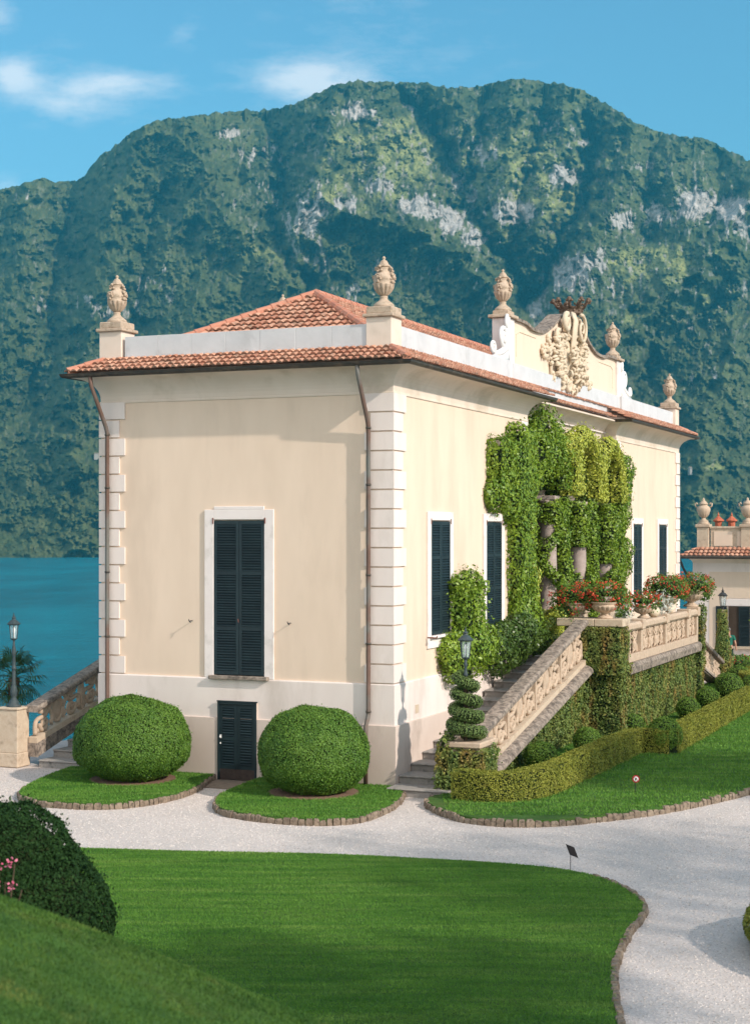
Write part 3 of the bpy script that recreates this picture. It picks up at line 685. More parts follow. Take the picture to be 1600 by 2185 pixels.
far_edge = cat_spline([(-12, 30.6), (-8.5, 30.45), (-5.72, 30.3), (-3.49, 30.0), (-.86, 29.72), (.85, 29.32), (2.1, 28.95), (2.95, 28.6), (3.5, 28.2), (3.93, 27.6), (4.22, 26.7), (4.30, 25.9), (4.2, 25.2), (3.75, 23.9), (3.36, 22.45), (3.12, 21.04), (2.97, 19.34), (2.9, 17), (2.8, 14)], 5)
front_poly = far_edge + [(-4, 13), (-12, 15)]
sheet('lawn', front_poly, .07, 'grass_base')
blades('grass', front_poly, .07, 3400, .024, .013, 'grass_blade', box=(-6.2, 4.35, 18.8, 30.6))
r_out = cat_spline([(1.35, -1.0), (1.45, -1.6), (1.75, -2.1), (2.3, -2.75), (3.05, -3.25), (4.02, -3.26), (4.86, -2.74), (5.6, -1.83), (6.33, -.72), (7.03, .81), (7.72, 2.72), (8.6, 5.6), (9.6, 10), (10.8, 16), (12, 24), (13, 34), (14, 46)], 5)
right_poly = wl(r_out + [(2.4, 46), (1.75, 30), (1.75, -.4)])
sheet('lawn', right_poly, .13, 'grass_base')
blades('grass', right_poly, .13, 620, .045, .024, 'grass_blade', box=(1.5, 24, 33.4, 66))
BALL_L = (-6.05, -1.50); BALL_R = (-1.27, -1.62)
bl_out = cat_spline([(-8.55, -.35), (-8.3, -1.6), (-7.85, -3.2), (-7.3, -4.3), (-6.6, -4.8), (-5.91, -4.93), (-5.03, -4.8), (-4.35, -4.2), (-4.05, -2.91), (-4.2, -1.63), (-4.5, -.6), (-4.62, -.02)], 5)
br_out = cat_spline([(-3.38, -.02), (-3.3, -1.2), (-3.1, -2.6), (-2.7, -3.6), (-2.04, -4.4), (-.98, -4.76), (.0, -4.75), (.6, -4.45), (.93, -3.9), (.96, -2.6), (.75, -1.4), (.45, -.45)], 5)
for nm_, out_, ball_, extra in (('l', bl_out, BALL_L, [(-7.9, -.02)]), ('r', br_out, BALL_R, [(.12, -.02)])):
    pl = wl(out_ + extra); sheet('lawn', pl, .13, 'grass_base')
    bw = W(*ball_)
    s_ = MB(); s_.lathe((bw.x, bw.y, 0), [(1.06, .10), (1.03, .139), (.6, .16), (.05, .165)], 36); s_.build('flower_bed_soil', 'soil', kind='structure', frame=False)
    blades('grass', pl, .13, 1500, .036, .02, 'grass_blade', holes=[(bw.x, bw.y, 1.0)])
# rough stone edging of the beds
def edging(pts, label, w=.10, h=.12, world=False, hs=.02):
    e = MB(); P = [Vector(p) for p in pts]; L = 0; acc = 0; i = 0; pos = 0.; seg = [(P[k+1] - P[k]).length for k in range(len(P) - 1)]
    tot = sum(seg); s_ = 0.
    def at_(d):
        for k, l in enumerate(seg):
            if d <= l or k == len(seg) - 1:
                q = P[k].lerp(P[k+1], min(1, d / l)); return q, (P[k+1] - P[k]).normalized()
            d -= l
    while s_ < tot:
        wd = random.uniform(.11, .19); q, d = at_(min(s_ + wd / 2, tot)); nn = Vector((d.y, -d.x)); th = random.uniform(.8, 1.2) * w; hh = h + random.uniform(-hs, hs)
        c = [(-wd / 2 + .008, -th / 2), (wd / 2 - .008, -th / 2), (wd / 2 - .008, th / 2), (-wd / 2 + .008, th / 2)]
        jj = random.uniform(-.012, .012); vs = []
        for zz, k in ((-.05, 1), (hh - .04, 1.02), (hh, .72)):
            for a_, b_ in c: vs.append(((q + d * a_ * k + nn * (b_ * k + jj)).x + random.uniform(-.008, .008), (q + d * a_ * k + nn * (b_ * k + jj)).y + random.uniform(-.008, .008), zz + random.uniform(-.01, .01)))
        e.add(vs, [(0, 1, 5, 4), (1, 2, 6, 5), (2, 3, 7, 6), (3, 0, 4, 7), (4, 5, 9, 8), (5, 6, 10, 9), (6, 7, 11, 10), (7, 4, 8, 11), (8, 9, 10, 11)])
        s_ += wd
    if world: return e.build('stone_edging', 'edging', label=label, cat='edging', frame=False)
    return e.build('stone_edging', 'edging', label=label, cat='edging')
edging(bl_out[2:], 'low rough stone edging round the grass bed of the left clipped bush')
edging(br_out[2:], 'low rough stone edging round the grass bed between the door and the corner steps')
edging(r_out, 'long curved stone edging of the lawn below the boxwood hedge', hs=.035)
edging([p for p in far_edge if p[1] < 27.9], 'low stone edging along the curved end of the front lawn', w=.10, h=.09, world=True, hs=.015)
# threshold slab in front of the small door
s_ = MB(); s_.box(-4.55, -3.45, -1.25, -.02, -.02, .015); s_.build('door_slab', 'pavement', label='flat brown paving slab in front of the small basement door', cat='slab')

# loose pebbles on the gravel
def pebbles(polys_out, box, dens):
    x0, x1, y0, y1 = box; n = int((x1 - x0) * (y1 - y0) * dens); P = np.stack([rng.uniform(x0, x1, n), rng.uniform(y0, y1, n)], 1); ok = np.ones(n, bool)
    for pl_ in polys_out: ok &= ~inpoly(P, pl_)
    P = P[ok]; n = len(P); r = .011 * rng.uniform(.6, 1.9, n); a0 = rng.uniform(0, 6, n); V = np.zeros((n, 5, 3))
    for k in range(4):
        a = a0 + k * math.pi / 2 + rng.uniform(-.3, .3, n); V[:, k, 0] = P[:, 0] + r * np.cos(a); V[:, k, 1] = P[:, 1] + r * np.sin(a); V[:, k, 2] = -.012
    V[:, 4, 0] = P[:, 0] + r * rng.uniform(-.4, .4, n); V[:, 4, 1] = P[:, 1] + r * rng.uniform(-.4, .4, n); V[:, 4, 2] = -.012 + r * .8
    b_ = np.arange(n)[:, None] * 5; F = np.concatenate([b_ + np.array([[k, (k + 1) % 4, 4]]) for k in range(4)]); T_ = np.tile(rng.random(n), 4)
    o = bpy.data.objects.new('pebbles', nmesh('pebbles', V.reshape(-1, 3), F, ['pebble'], None, T_)); link(o, kind='stuff'); o['label'] = 'loose pale pebbles of the gravel path'
pebbles([front_poly, right_poly, wl(bl_out + [(-7.9, -.02)]), wl(br_out + [(.12, -.02)]), wl([(-7.87, 0), (0, 0), (0, 31), (-7.87, 31)])], (-11, 9, 18.5, 41), 230)

# mound in the foreground
def bank_z(X, Y):
    X = np.asarray(X, float); Y = np.asarray(Y, float)
    zc = 3.04 - .395 * X; zc = np.where(X < -2.6, 3.04 + .395 * 2.6 + (-X - 2.6) * .22, zc); zc = np.where(X > .3, zc - .12 * (X - .3) ** 2, zc)
    d = (Y - 9).clip(0, None); fall = np.where(d < 1.1, .25 * d * d, .3025 + .55 * (d - 1.1))
    z = zc - fall + .06 * (9 - Y).clip(0, 9)
    P = np.stack([X.ravel(), Y.ravel(), X.ravel() * 0], 1)
    z = z + (.05 * (vnoise(P, .7, 4.) - .5)).reshape(X.shape)
    return np.maximum(z, -.2)
gx, gy = np.meshgrid(np.linspace(-16, 6, 90), np.linspace(-6, 20, 110)); gz = bank_z(gx, gy)
V = np.stack([gx.ravel(), gy.ravel(), gz.ravel()], 1); idx = np.arange(gx.size).reshape(gx.shape)
Fq = np.stack([idx[:-1, :-1], idx[:-1, 1:], idx[1:, 1:], idx[1:, :-1]], -1).reshape(-1, 4)
link(bpy.data.objects.new('hillside', nmesh('hillside', V, Fq, ['grass_base'], smooth=True)), kind='structure')
blades('grass', [(-4, 6), (1.2, 6), (1.2, 13.5), (-5, 13.5)], 0, 8000, .022, .009, 'bank_blade', box=(-4.2, .8, 6.2, 12.5), zf=lambda x, y: bank_z(x, y) - .005, lean=.6)

# ================================================================ VILLA
XL = -7.87; LEN = 31.2; REC = -.45; V0, V1 = 10.4, 20.8
villa = thing('villa', 0, 0, 0, 'cream two storey lakeside villa with pale quoins, dark shutters and a red tiled roof', 'villa')
GROUND_OUT = [(XL, 0), (0, 0), (0, V0), (REC, V0), (REC, V1), (0, V1), (0, LEN), (XL, LEN)]
def offs(poly, e):
    out = []; n = len(poly)
    for i in range(n):
        a, b, c = Vector(poly[i-1]), Vector(poly[i]), Vector(poly[(i+1) % n])
        d1 = (b - a).normalized(); d2 = (c - b).normalized(); n1 = Vector((d1.y, -d1.x)); n2 = Vector((d2.y, -d2.x))
        out.append(tuple(b + (n1 + n2) * e) if (n1 - n2).length > .01 else tuple(b + n1 * e))
    return out
def ring(mb, poly, prof, tint=None, closed=True):
    """profile of (outward offset, z) swept round the outline"""
    P = [[(x, y, z) for x, y in offs(poly, e)] for e, z in prof]; n = len(poly)
    for k in range(len(prof) - 1):
        for i in range(n if closed else n - 1):
            j = (i + 1) % n
            mb.add([P[k][i], P[k][j], P[k+1][j], P[k+1][i]], [(0, 1, 2, 3)], tint)
# wall panels with openings (rectangles in the plane of the wall)
def wall_holes(mb, axis, c, a0, a1, z0, z1, holes, depth=.22):
    """vertical wall in plane axis=c spanning a0..a1, with rectangular reveals going 'depth' inside"""
    xs = sorted({a0, a1, *[h[0] for h in holes], *[h[1] for h in holes]}); zs = sorted({z0, z1, *[h[2] for h in holes], *[h[3] for h in holes]})
    pt = (lambda a, d, z: (c - d, a, z)) if axis == 'x' else (lambda a, d, z: (a, c + d, z))
    for i in range(len(xs) - 1):
        for j in range(len(zs) - 1):
            ma, mz = (xs[i] + xs[i+1]) / 2, (zs[j] + zs[j+1]) / 2
            if any(h[0] < ma < h[1] and h[2] < mz < h[3] for h in holes): continue
            mb.add([pt(xs[i], 0, zs[j]), pt(xs[i+1], 0, zs[j]), pt(xs[i+1], 0, zs[j+1]), pt(xs[i], 0, zs[j+1])], [(0, 1, 2, 3)], .5)
    for h in holes:
        c_ = [(h[0], h[2]), (h[1], h[2]), (h[1], h[3]), (h[0], h[3])]
        for k in range(4):
            (a, z), (b, y) = c_[k], c_[(k+1) % 4]
            mb.add([pt(a, 0, z), pt(b, 0, y), pt(b, depth, y), pt(a, depth, z)], [(0, 1, 2, 3)], .5)
        mb.add([pt(a, depth, z) for a, z in c_], [(0, 1, 2, 3)], .5)
FW = (-4.66, -3.31, 2.53, 6.28)
SW = [(2.42, 3.77), (6.64, 7.93), (LEN - 7.93, LEN - 6.64), (LEN - 3.77, LEN - 2.42)]
w = MB()
wall_holes(w, 'y', 0, XL, 0, 2.44, 9.27, [FW])
wall_holes(w, 'x', 0, 0, V0, 2.44, 9.27, [(a, b, 3.45, 6.27) for a, b in SW[:2]])
wall_holes(w, 'x', 0, V1, LEN, 2.44, 9.27, [(a, b, 3.45, 6.27) for a, b in SW[2:]])
w.add([(XL, 0, -.3), (XL, LEN, -.3), (XL, LEN, 9.27), (XL, 0, 9.27)], [(0, 1, 2, 3)], .5)
w.add([(XL, LEN, -.3), (0, LEN, -.3), (0, LEN, 9.27), (XL, LEN, 9.27)], [(0, 1, 2, 3)], .5)
w.add([(REC, V0, 0), (0, V0, 0), (0, V0, 9.27), (REC, V0, 9.27)], [(0, 1, 2, 3)], .5)
w.add([(REC, V1, 0), (0, V1, 0), (0, V1, 9.27), (REC, V1, 9.27)], [(0, 1, 2, 3)], .5)
w.build('wall', 'cream', villa)
# loggia wall with three arches
lg = MB(); AR = [(11.0, 13.6), (14.9, 17.1), (18.3, 20.3)]; ZA = 7.2; ZB = 7.0; D_ = 2.6
def arch_pts(a, b, z, n=14):
    c, r = (a + b) / 2, (b - a) / 2
    return [(c - r * math.cos(math.pi * k / n), z + r * math.sin(math.pi * k / n)) for k in range(n + 1)]
zt = 9.27; prev = V0
for a, b in AR:
    lg.add([(REC, prev, ZB), (REC, a, ZB), (REC, a, zt), (REC, prev, zt)], [(0, 1, 2, 3)], .5); lg.add([(REC, prev, ZB), (REC, a, ZB), (REC - .5, a, ZB), (REC - .5, prev, ZB)], [(0, 1, 2, 3)], .5)
    ap = arch_pts(a, b, ZA)
    for (y0, z0), (y1, z1) in zip(ap[:-1], ap[1:]):
        lg.add([(REC, y0, z0), (REC, y1, z1), (REC, y1, zt), (REC, y0, zt)], [(0, 1, 2, 3)], .5)
        lg.add([(REC, y0, z0), (REC - .5, y0, z0), (REC - .5, y1, z1), (REC, y1, z1)], [(0, 1, 2, 3)], .5)
    for y in (a, b): lg.add([(REC, y, ZB), (REC - .5, y, ZB), (REC - .5, y, ZA), (REC, y, ZA)], [(0, 1, 2, 3)], .5)
    prev = b
lg.add([(REC, prev, 2.5), (REC, V1, 2.5), (REC, V1, zt), (REC, prev, zt)], [(0, 1, 2, 3)], .5)
lg.build('loggia_wall', 'cornice', villa)
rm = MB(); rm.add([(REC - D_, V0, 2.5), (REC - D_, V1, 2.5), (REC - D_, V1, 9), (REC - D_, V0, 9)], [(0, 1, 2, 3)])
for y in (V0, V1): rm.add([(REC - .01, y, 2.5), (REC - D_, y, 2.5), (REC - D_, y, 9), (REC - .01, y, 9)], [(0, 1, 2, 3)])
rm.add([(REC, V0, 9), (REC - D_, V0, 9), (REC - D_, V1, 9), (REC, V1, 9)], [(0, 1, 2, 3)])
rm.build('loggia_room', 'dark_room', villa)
# plinth: pale band over a rougher base
pl = MB()
PB = [(XL, 0), (0, 0), (0, LEN), (XL, LEN)]
hole = (-4.52, -3.47)
def strip(mb, poly_e, z0, z1, gap=None, tz=None):
    p = offs(PB, poly_e)
    for i in range(4):
        a, b = p[i], p[(i+1) % 4]
        if i == 0 and gap:
            for (q, r) in ((a, (gap[0], a[1])), ((gap[1], a[1]), b)): mb.add([(*q, z0), (*r, z0), (*r, z1), (*q, z1)], [(0, 1, 2, 3)], .5)
            if z1 > tz: mb.add([(gap[0], a[1], tz), (gap[1], a[1], tz), (gap[1], a[1], z1), (gap[0], a[1], z1)], [(0, 1, 2, 3)], .5)
        else: mb.add([(*a, z0), (*b, z0), (*b, z1), (*a, z1)], [(0, 1, 2, 3)], .5)
strip(pl, .06, 1.50, 2.44, hole, 1.90)
ring(pl, PB, [(.06, 2.44), (.045, 2.465), (-.01, 2.465)], .5)
pl.build('plinth_band', 'plaster', villa)
pl = MB(); strip(pl, .11, -.3, 1.50, hole, 1.51); ring(pl, PB, [(.11, 1.5), (.055, 1.515)], .5)
for x in hole: pl.add([(x, -.11, 0), (x, .2, 0), (x, .2, 1.9), (x, -.11, 1.9)], [(0, 1, 2, 3)], .5)
pl.add([(hole[0], .2, 0), (hole[1], .2, 0), (hole[1], .2, 1.9), (hole[0], .2, 1.9)], [(0, 1, 2, 3)], .5)
pl.add([(hole[0], -.11, 1.9), (hole[1], -.11, 1.9), (hole[1], .2, 1.9), (hole[0], .2, 1.9)], [(0, 1, 2, 3)], .5)
pl.build('plinth', 'plinth', villa)
# quoins
def quoins(cx, cy, sx, sy):
    q = MB(); pitch = (9.24 - 2.47) / 15
    for k in range(15):
        long_ = (k % 2 == 0); z0 = 2.475 + k * pitch + .018; z1 = z0 + pitch - .036; L1, L2 = (.70, .74) if long_ else (.54, .54)
        t = .045
        xo, yo = cx - sx * t * -1, cy
        # L shaped block wrapping the corner
        a = cx + sx * t; b = cy + sy * t; xi = cx - sx * L1; yi = cy - sy * L2
        poly = [(a, b), (a, yi), (cx + sx * .002, yi), (cx + sx * .002, cy + sy * .002), (xi, cy + sy * .002), (xi, b)]
        q.prism(poly, z0, z1, random.random())
    return q.build('quoins', 'plaster', villa)
quoins(0, 0, 1, -1); quoins(XL, 0, -1, -1); quoins(0, LEN, 1, 1)
# cornice: bead line and cove
c_ = MB(); cove = [(.0, 9.20), (.03, 9.215), (.03, 9.25), (.012, 9.262), (.012, 9.30)]
for k in range(1, 11):
    a = k / 10 * math.pi / 2; cove.append((.012 + .50 * (1 - math.cos(a)), 9.30 + .52 * math.sin(a)))
cove += [(.56, 9.83)]
ring(c_, GROUND_OUT, cove, .5); co = c_.build('cornice', 'cornice', villa, smooth=True)
me = co.data
for e_ in (): pass
# extra mouldings on the recessed centre
for z, d in ((9.02, .05), (9.12, .03), (9.46, .09)): c_ = MB(); c_.box(REC, REC + .02 + d, V0 + .02, V1 - .02, z, z + .035); c_.build('moulding', 'white_trim', villa)
# small pilaster edges at the sides of the loggia
for q0, q1 in ((V0 - .62, V0), (V1, V1 + .62)):
    c_ = MB(); c_.box(.003, .035, q0, q1, 2.5, 9.2); c_.build('pilaster', 'white_trim', villa)
# eaves deck under tiles
dk = MB(); ring(dk, GROUND_OUT, [(.56, 9.83), (.585, 9.84), (.585, 9.875), (-.35, 10.36)], .5); dk.build('eaves', 'cornice', villa)
# gutters follow each wing
def gutter(pts):
    g = MB(); P = [Vector(p) for p in pts]; prof = []
    for k in range(9):
        a = math.pi * k / 8; prof.append((-.085 * math.cos(a), -.085 * math.sin(a)))
    prof += [(.10, .012), (.085, .02)]; prof += [(.072 * math.cos(math.pi * k / 8), -.072 * math.sin(math.pi * k / 8)) for k in range(9)]
    n = len(P); rows = []
    for i in range(n):
        a = P[i-1] if i else None; b = P[i]; c = P[i+1] if i < n-1 else None
        d1 = (b - a).normalized() if a else (c - b).normalized(); d2 = (c - b).normalized() if c else d1
        n1 = Vector((d1.y, -d1.x)); n2 = Vector((d2.y, -d2.x)); m = (n1 + n2); m = m / (1 + n1.dot(n2))
        rows.append([(b.x + m.x * e, b.y + m.y * e, 9.90 + z) for e, z in prof])
    k = len(prof); vs = [q for r in rows for q in r]
    fs = [(i * k + j, (i+1) * k + j, (i+1) * k + (j+1) % k, i * k + (j+1) % k) for i in range(n-1) for j in range(k)]
    fs += [tuple(range(k)), tuple(range((n-1) * k, n * k))]
    g.add(vs, fs, .5); return g.build('gutter', 'gutter', villa)
E_ = .66
gutter([(XL - E_, LEN + E_), (XL - E_, -E_), (E_, -E_), (E_, V0 + .55), (.10, V0 + .55)])
gutter([(.0, V1 - .55), (E_, V1 - .55), (E_, LEN + E_), (XL, LEN + E_)])
# tiled surfaces
def tiles(mb, o, sdir, tdir, nrm, slen, tlen, smin=None, smax=None, tw=.21, tl=.30, amp=.048, lip=.05, sub=6):
    o, sdir, tdir, nrm = Vector(o), Vector(sdir), Vector(tdir), Vector(nrm)
    ns = int(round(slen / tw)); nt_ = max(1, int(round(tlen / tl))); tw = slen / ns; tl = tlen / nt_
    smin = smin or (lambda t: 0.); smax = smax or (lambda t: slen)
    for c in range(nt_):
        t0, t1 = c * tl - (.03 if c else 0), (c + 1) * tl
        for k in range(ns):
            s0, s1 = k * tw, (k + 1) * tw
            if s1 <= min(smin(t0), smin(t1)) or s0 >= max(smax(t0), smax(t1)): continue
            vs = []; jz = random.uniform(-.007, .007); jt = random.uniform(-.012, .012)
            for (t, off) in ((t0 + jt, lip), (t0 + jt, lip + .018), (t1, 0.)):
                for j in range(sub + 1):
                    s = s0 + tw * j / sub; s = min(max(s, smin(min(t, tlen))), smax(min(t, tlen))); f = j / sub
                    h = amp * (math.sin(f * math.pi) ** 1.3 if f < 1 else 0) * 1.0 + (-.012 if f in (0, 1) else 0)
                    if off == lip: h = h * .3
                    vs.append(o + sdir * s + tdir * t + nrm * (h + off + jz))
            q = sub + 1
            mb.add(vs, [(r * q + j, r * q + j + 1, (r+1) * q + j + 1, (r+1) * q + j) for r in range(2) for j in range(sub)], random.random())
def slope(dz, dx):
    L = math.hypot(dz, dx); return dx / L, dz / L, L
tz0, tz1 = 9.93, 10.36; out_, in_ = .64, .22     # skirt runs from outward .64 to inward .22
ch, sh, SL = slope(tz1 - tz0, out_ + in_)
def skirt(mb, a, b, nout, m0, m1):
    """a->b along the eave (outer line), m0/m1: inset per metre of run at either end (+1 hip, 0 cut)"""
    a, b = Vector((*a, tz0)), Vector((*b, tz0)); sd_ = (b - a).normalized(); L = (b - a).length; no = Vector((*nout, 0))
    td = (-no * ch + Vector((0, 0, sh))); nr = (no * sh + Vector((0, 0, ch)))
    tiles(mb, a, sd_, td, nr, L, SL, lambda t: m0 * t * ch, lambda t: L - m1 * t * ch, tl=.235, tw=.175)
rf = MB()
skirt(rf, (XL - out_, -out_), (out_, -out_), (0, -1), 1, 1)
skirt(rf, (out_, -out_), (out_, V0 + out_ - .05), (1, 0), 1, 0)
skirt(rf, (out_, V1 - out_ + .05), (out_, LEN + out_), (1, 0), 0, 1)
skirt(rf, (XL - out_, LEN + out_), (XL - out_, -out_), (-1, 0), 1, 1)
skirt(rf, (.16, V0 + out_ - .05), (.16, V1 - out_ + .05), (1, 0), 0, 0)
rf.build('eave_roof', 'tile', villa)
# upper hipped roof
RX0, RX1, RY0, RY1, RZ0, RZT = XL + .12, -.14, .50, LEN - .5, 10.30, 12.31
half = (RX1 - RX0) / 2; ch2, sh2, SL2 = slope(RZT - RZ0, half)
ur = MB()
def hip(mb, a, b, nin):
    a, b = Vector((*a, RZ0)), Vector((*b, RZ0)); sd_ = (b - a).normalized(); L = (b - a).length; ni = Vector((*nin, 0))
    tiles(mb, a, sd_, ni * ch2 + Vector((0, 0, sh2)), -ni * sh2 + Vector((0, 0, ch2)), L, SL2, lambda t: t * ch2, lambda t: L - t * ch2, tl=.31, tw=.20)
hip(ur, (RX0, RY0), (RX1, RY0), (0, 1)); hip(ur, (RX1, RY0), (RX1, RY1), (-1, 0)); hip(ur, (RX0, RY1), (RX0, RY0), (1, 0))
ur.build('roof', 'tile', villa)
def ridge(mb, a, b, r=.115, step=.42):
    a, b = Vector(a), Vector(b); L = (b - a).length; n = max(1, int(L / step)); d = (b - a).normalized()
    for k in range(n):
        p = a + d * (L * k / n); q = a + d * (L * (k + 1) / n + .05); mb.tube([p, q], [r * 1.08, r * .9], 10, random.random())
rg = MB(); cxr = (RX0 + RX1) / 2
ridge(rg, (RX1, RY0, RZ0 + .03), (cxr, RY0 + half, RZT + .03)); ridge(rg, (RX0, RY0, RZ0 + .03), (cxr, RY0 + half, RZT + .03))
ridge(rg, (cxr, RY0 + half, RZT + .03), (cxr, RY1 - half, RZT + .03)); ridge(rg, (cxr, RY1 - half, RZT + .03), (RX1, RY1, RZ0 + .03))
for (sx, sy, a, b) in ((1, -1, 0, 0), (-1, -1, XL, 0), (1, 1, 0, LEN)):
    ridge(rg, (a + sx * (out_ - .04), b + sy * (out_ - .04), tz0 + .05), (a - sx * .02, b - sy * .02, tz1 - .08), .10, .36)
rg.build('ridge_tiles', 'ridge_tile', villa)
# parapets (sheet-clad) and their piers
def parapet(x0, x1, y0, y1, z0, z1):
    p = MB(); nx = max(1, int((x1 - x0) / .9)); ny = max(1, int((y1 - y0) / .9))
    long_x = (x1 - x0) > (y1 - y0); n = nx if long_x else ny
    for k in range(n):
        a, b = k / n, (k + 1) / n; j = random.uniform(0, .006)
        if long_x: p.bbox(x0 + (x1-x0)*a + .002, x0 + (x1-x0)*b - .002, y0 - j, y1, z0, z1, .006)
        else: p.bbox(x0, x1 + j, y0 + (y1-y0)*a + .002, y0 + (y1-y0)*b - .002, z0, z1, .006)
    return p.build('parapet', 'parapet', villa)
parapet(XL + .62, -.66, .10, .22, 10.29, 10.87); parapet(-.22, -.10, .60, 9.2, 10.29, 10.87); parapet(-.22, -.10, 22.1, LEN - .6, 10.29, 10.87)
parapet(XL + .1, XL + .22, .6, LEN - .6, 10.29, 10.87)
def pier(cx, cy, s=.64):
    p = MB(); h = s / 2; p.bbox(cx - h, cx + h, cy - h, cy + h, 10.28, 11.02, .01); pr = p.build('parapet_pier', 'cornice', villa)
    q = MB(); q.bbox(cx - h - .07, cx + h + .07, cy - h - .07, cy + h + .07, 11.02, 11.10, .015); q.bbox(cx - h + .0, cx + h - .0, cy - h + .0, cy + h - .0, 11.10, 11.27, .02)
    q.build('pier_cap', 'stone_urn', pr)
    r = MB(); r.bbox(cx - h - .03, cx + h + .03, cy - h - .03, cy + h + .03, 10.12, 10.285, .01); r.build('flashing', 'rust', pr)
for cx, cy in ((-.38, .38), (XL + .22, .38), (-.3, LEN - .35)): pier(cx, cy)
# central attic with curved top
AX0, AX1 = -.62, -.27; AV0, AV1 = 9.3, 22.3; AM = (AV0 + AV1) / 2
top = [(AV0, 12.12), (10.9, 12.12), (11.6, 12.02), (12.6, 12.05), (13.4, 12.24), (14.2, 12.56), (14.9, 12.84), (AM, 12.93)]
top = cat_spline(top, 4); top = top + [(2 * AM - y, z) for y, z in reversed(top[:-1])]
at_ = MB(); at_.prism_x([(AV0, 9.95)] + top + [(AV1, 9.95)], AX0, AX1)
attic = at_.build('attic', 'cream', villa)
fr = MB()    # capping stones
for (y0, z0), (y1, z1) in zip(top[:-1], top[1:]):
    fr.add([(x, y, z + dz) for dz in (0, .09) for x, y, z in ((AX0 - .08, y0, z0), (AX1 + .10, y0, z0), (AX1 + .10, y1, z1), (AX0 - .08, y1, z1))],
           [(0, 3, 2, 1), (4, 5, 6, 7), (0, 1, 5, 4), (1, 2, 6, 5), (2, 3, 7, 6), (3, 0, 4, 7)])
fr.build('coping', 'coping', attic)
fr = MB(); fr.bbox(AX1 - .01, AX1 + .10, AV0 + .30, AV1 - .30, 9.95, 10.86, .01); fr.build('attic_base', 'parapet', attic)
for y in (AV0, AV1):
    s = 1 if y == AV0 else -1; f = MB(); a, b = sorted((y - s * .06, y + s * .50)); f.bbox(AX0 - .06, AX1 + .08, a, b, 9.98, 12.12, .01)
    pr = f.build('attic_pier', 'white_trim', attic)
    f = MB(); f.bbox(AX0 - .16, AX1 + .18, a - .10, b + .10, 12.13, 12.22, .015); f.bbox(AX0 - .05, AX1 + .07, a, b, 12.22, 12.34, .015); f.build('pier_cap', 'stone_urn', pr)
# recessed panel frames
for s in (1, -1):
    fr = MB(); P = [(AM - s * 5.6, 11.1), (AM - s * 5.6, 11.75), (AM - s * 5.3, 11.85), (AM - s * 3.7, 11.85)]
    for (a, z), (b, y) in zip(P[:-1], P[1:]): fr.tube([(AX1 + .002, a, z), (AX1 + .002, b, y)], .018, 4)
    fr.build('panel_moulding', 'carving', attic)
# white side volutes
def spiral(cx, cy, r0, r1, a0, turns, n=34, hand=1):
    return [(cx + (r0 + (r1 - r0) * k / n) * math.cos(a0 + hand * turns * 2 * math.pi * k / n), cy + (r0 + (r1 - r0) * k / n) * math.sin(a0 + hand * turns * 2 * math.pi * k / n)) for k in range(n + 1)]
for y, s in ((AV0 - .06, -1), (AV1 + .06, 1)):
    v = MB(); xc = -.2
    def T(p): return [(xc, y + s * a, z) for a, z in p]
    sp = spiral(.42, 11.55, .30, .05, -math.pi * .5, 1.6); v.tube(T([(.02, 12.15), (.10, 12.0), (.12, 11.8)] ), [.07, .07, .06], 8, flat=2); v.tube(T(sp), [.065] * len(sp), 8)
    v.tube(T([(.12, 11.9), (.10, 11.5), (.2, 11.22), (.6, 11.08), (.95, 11.0), (1.2, 10.98)]), [.07, .08, .10, .10, .09, .07], 8)
    sp = spiral(1.36, 11.12, .19, .03, -math.pi * .9, 1.4, hand=-1); v.tube(T(sp), [.05] * len(sp), 8)
    v.prism_x([(y + s * q[0], q[1]) for q in ([(0, 10.87), (0, 11.5), (.25, 11.15), (.6, 11.0), (1.3, 10.93), (1.5, 10.87)] if s > 0 else [(0, 10.87), (1.5, 10.87), (1.3, 10.93), (.6, 11.0), (.25, 11.15), (0, 11.5)])], xc - .05, xc + .05)
    v.build('side_volute', 'white_paint', attic, smooth=True)
# coat of arms: console volute, shield, foliage, festoons
ca = MB(); ca.smooth = True; X0 = AX1
def cpt(a, z, d=0.): return (X0 + d, 15.5 + a, z)
# upright scroll strap rising over the top
for off in (-.22, -.14, -.06, .02, .10):
    ca.tube([cpt(-.12 + off, 11.75, .24), cpt(-.12 + off, 11.95, .27), cpt(-.08 + off, 12.3, .30), cpt(-.05 + off, 12.75, .34), cpt(.05 + off, 13.02, .22)], [.035, .042, .046, .046, .04], 8)
for q in (0, .12): sp = spiral(.60, 12.52, .50 - q * .9, .06, math.pi * .60, 1.6, hand=-1); ca.tube([cpt(a, z, .36 - q) for a, z in sp], [.065 - .0008 * k for k in range(len(sp))], 8)
sp = spiral(-.72, 12.62, .30, .05, math.pi * .45, 1.4, hand=1); ca.tube([cpt(a, z, .22) for a, z in sp], [.09] * len(sp), 8)
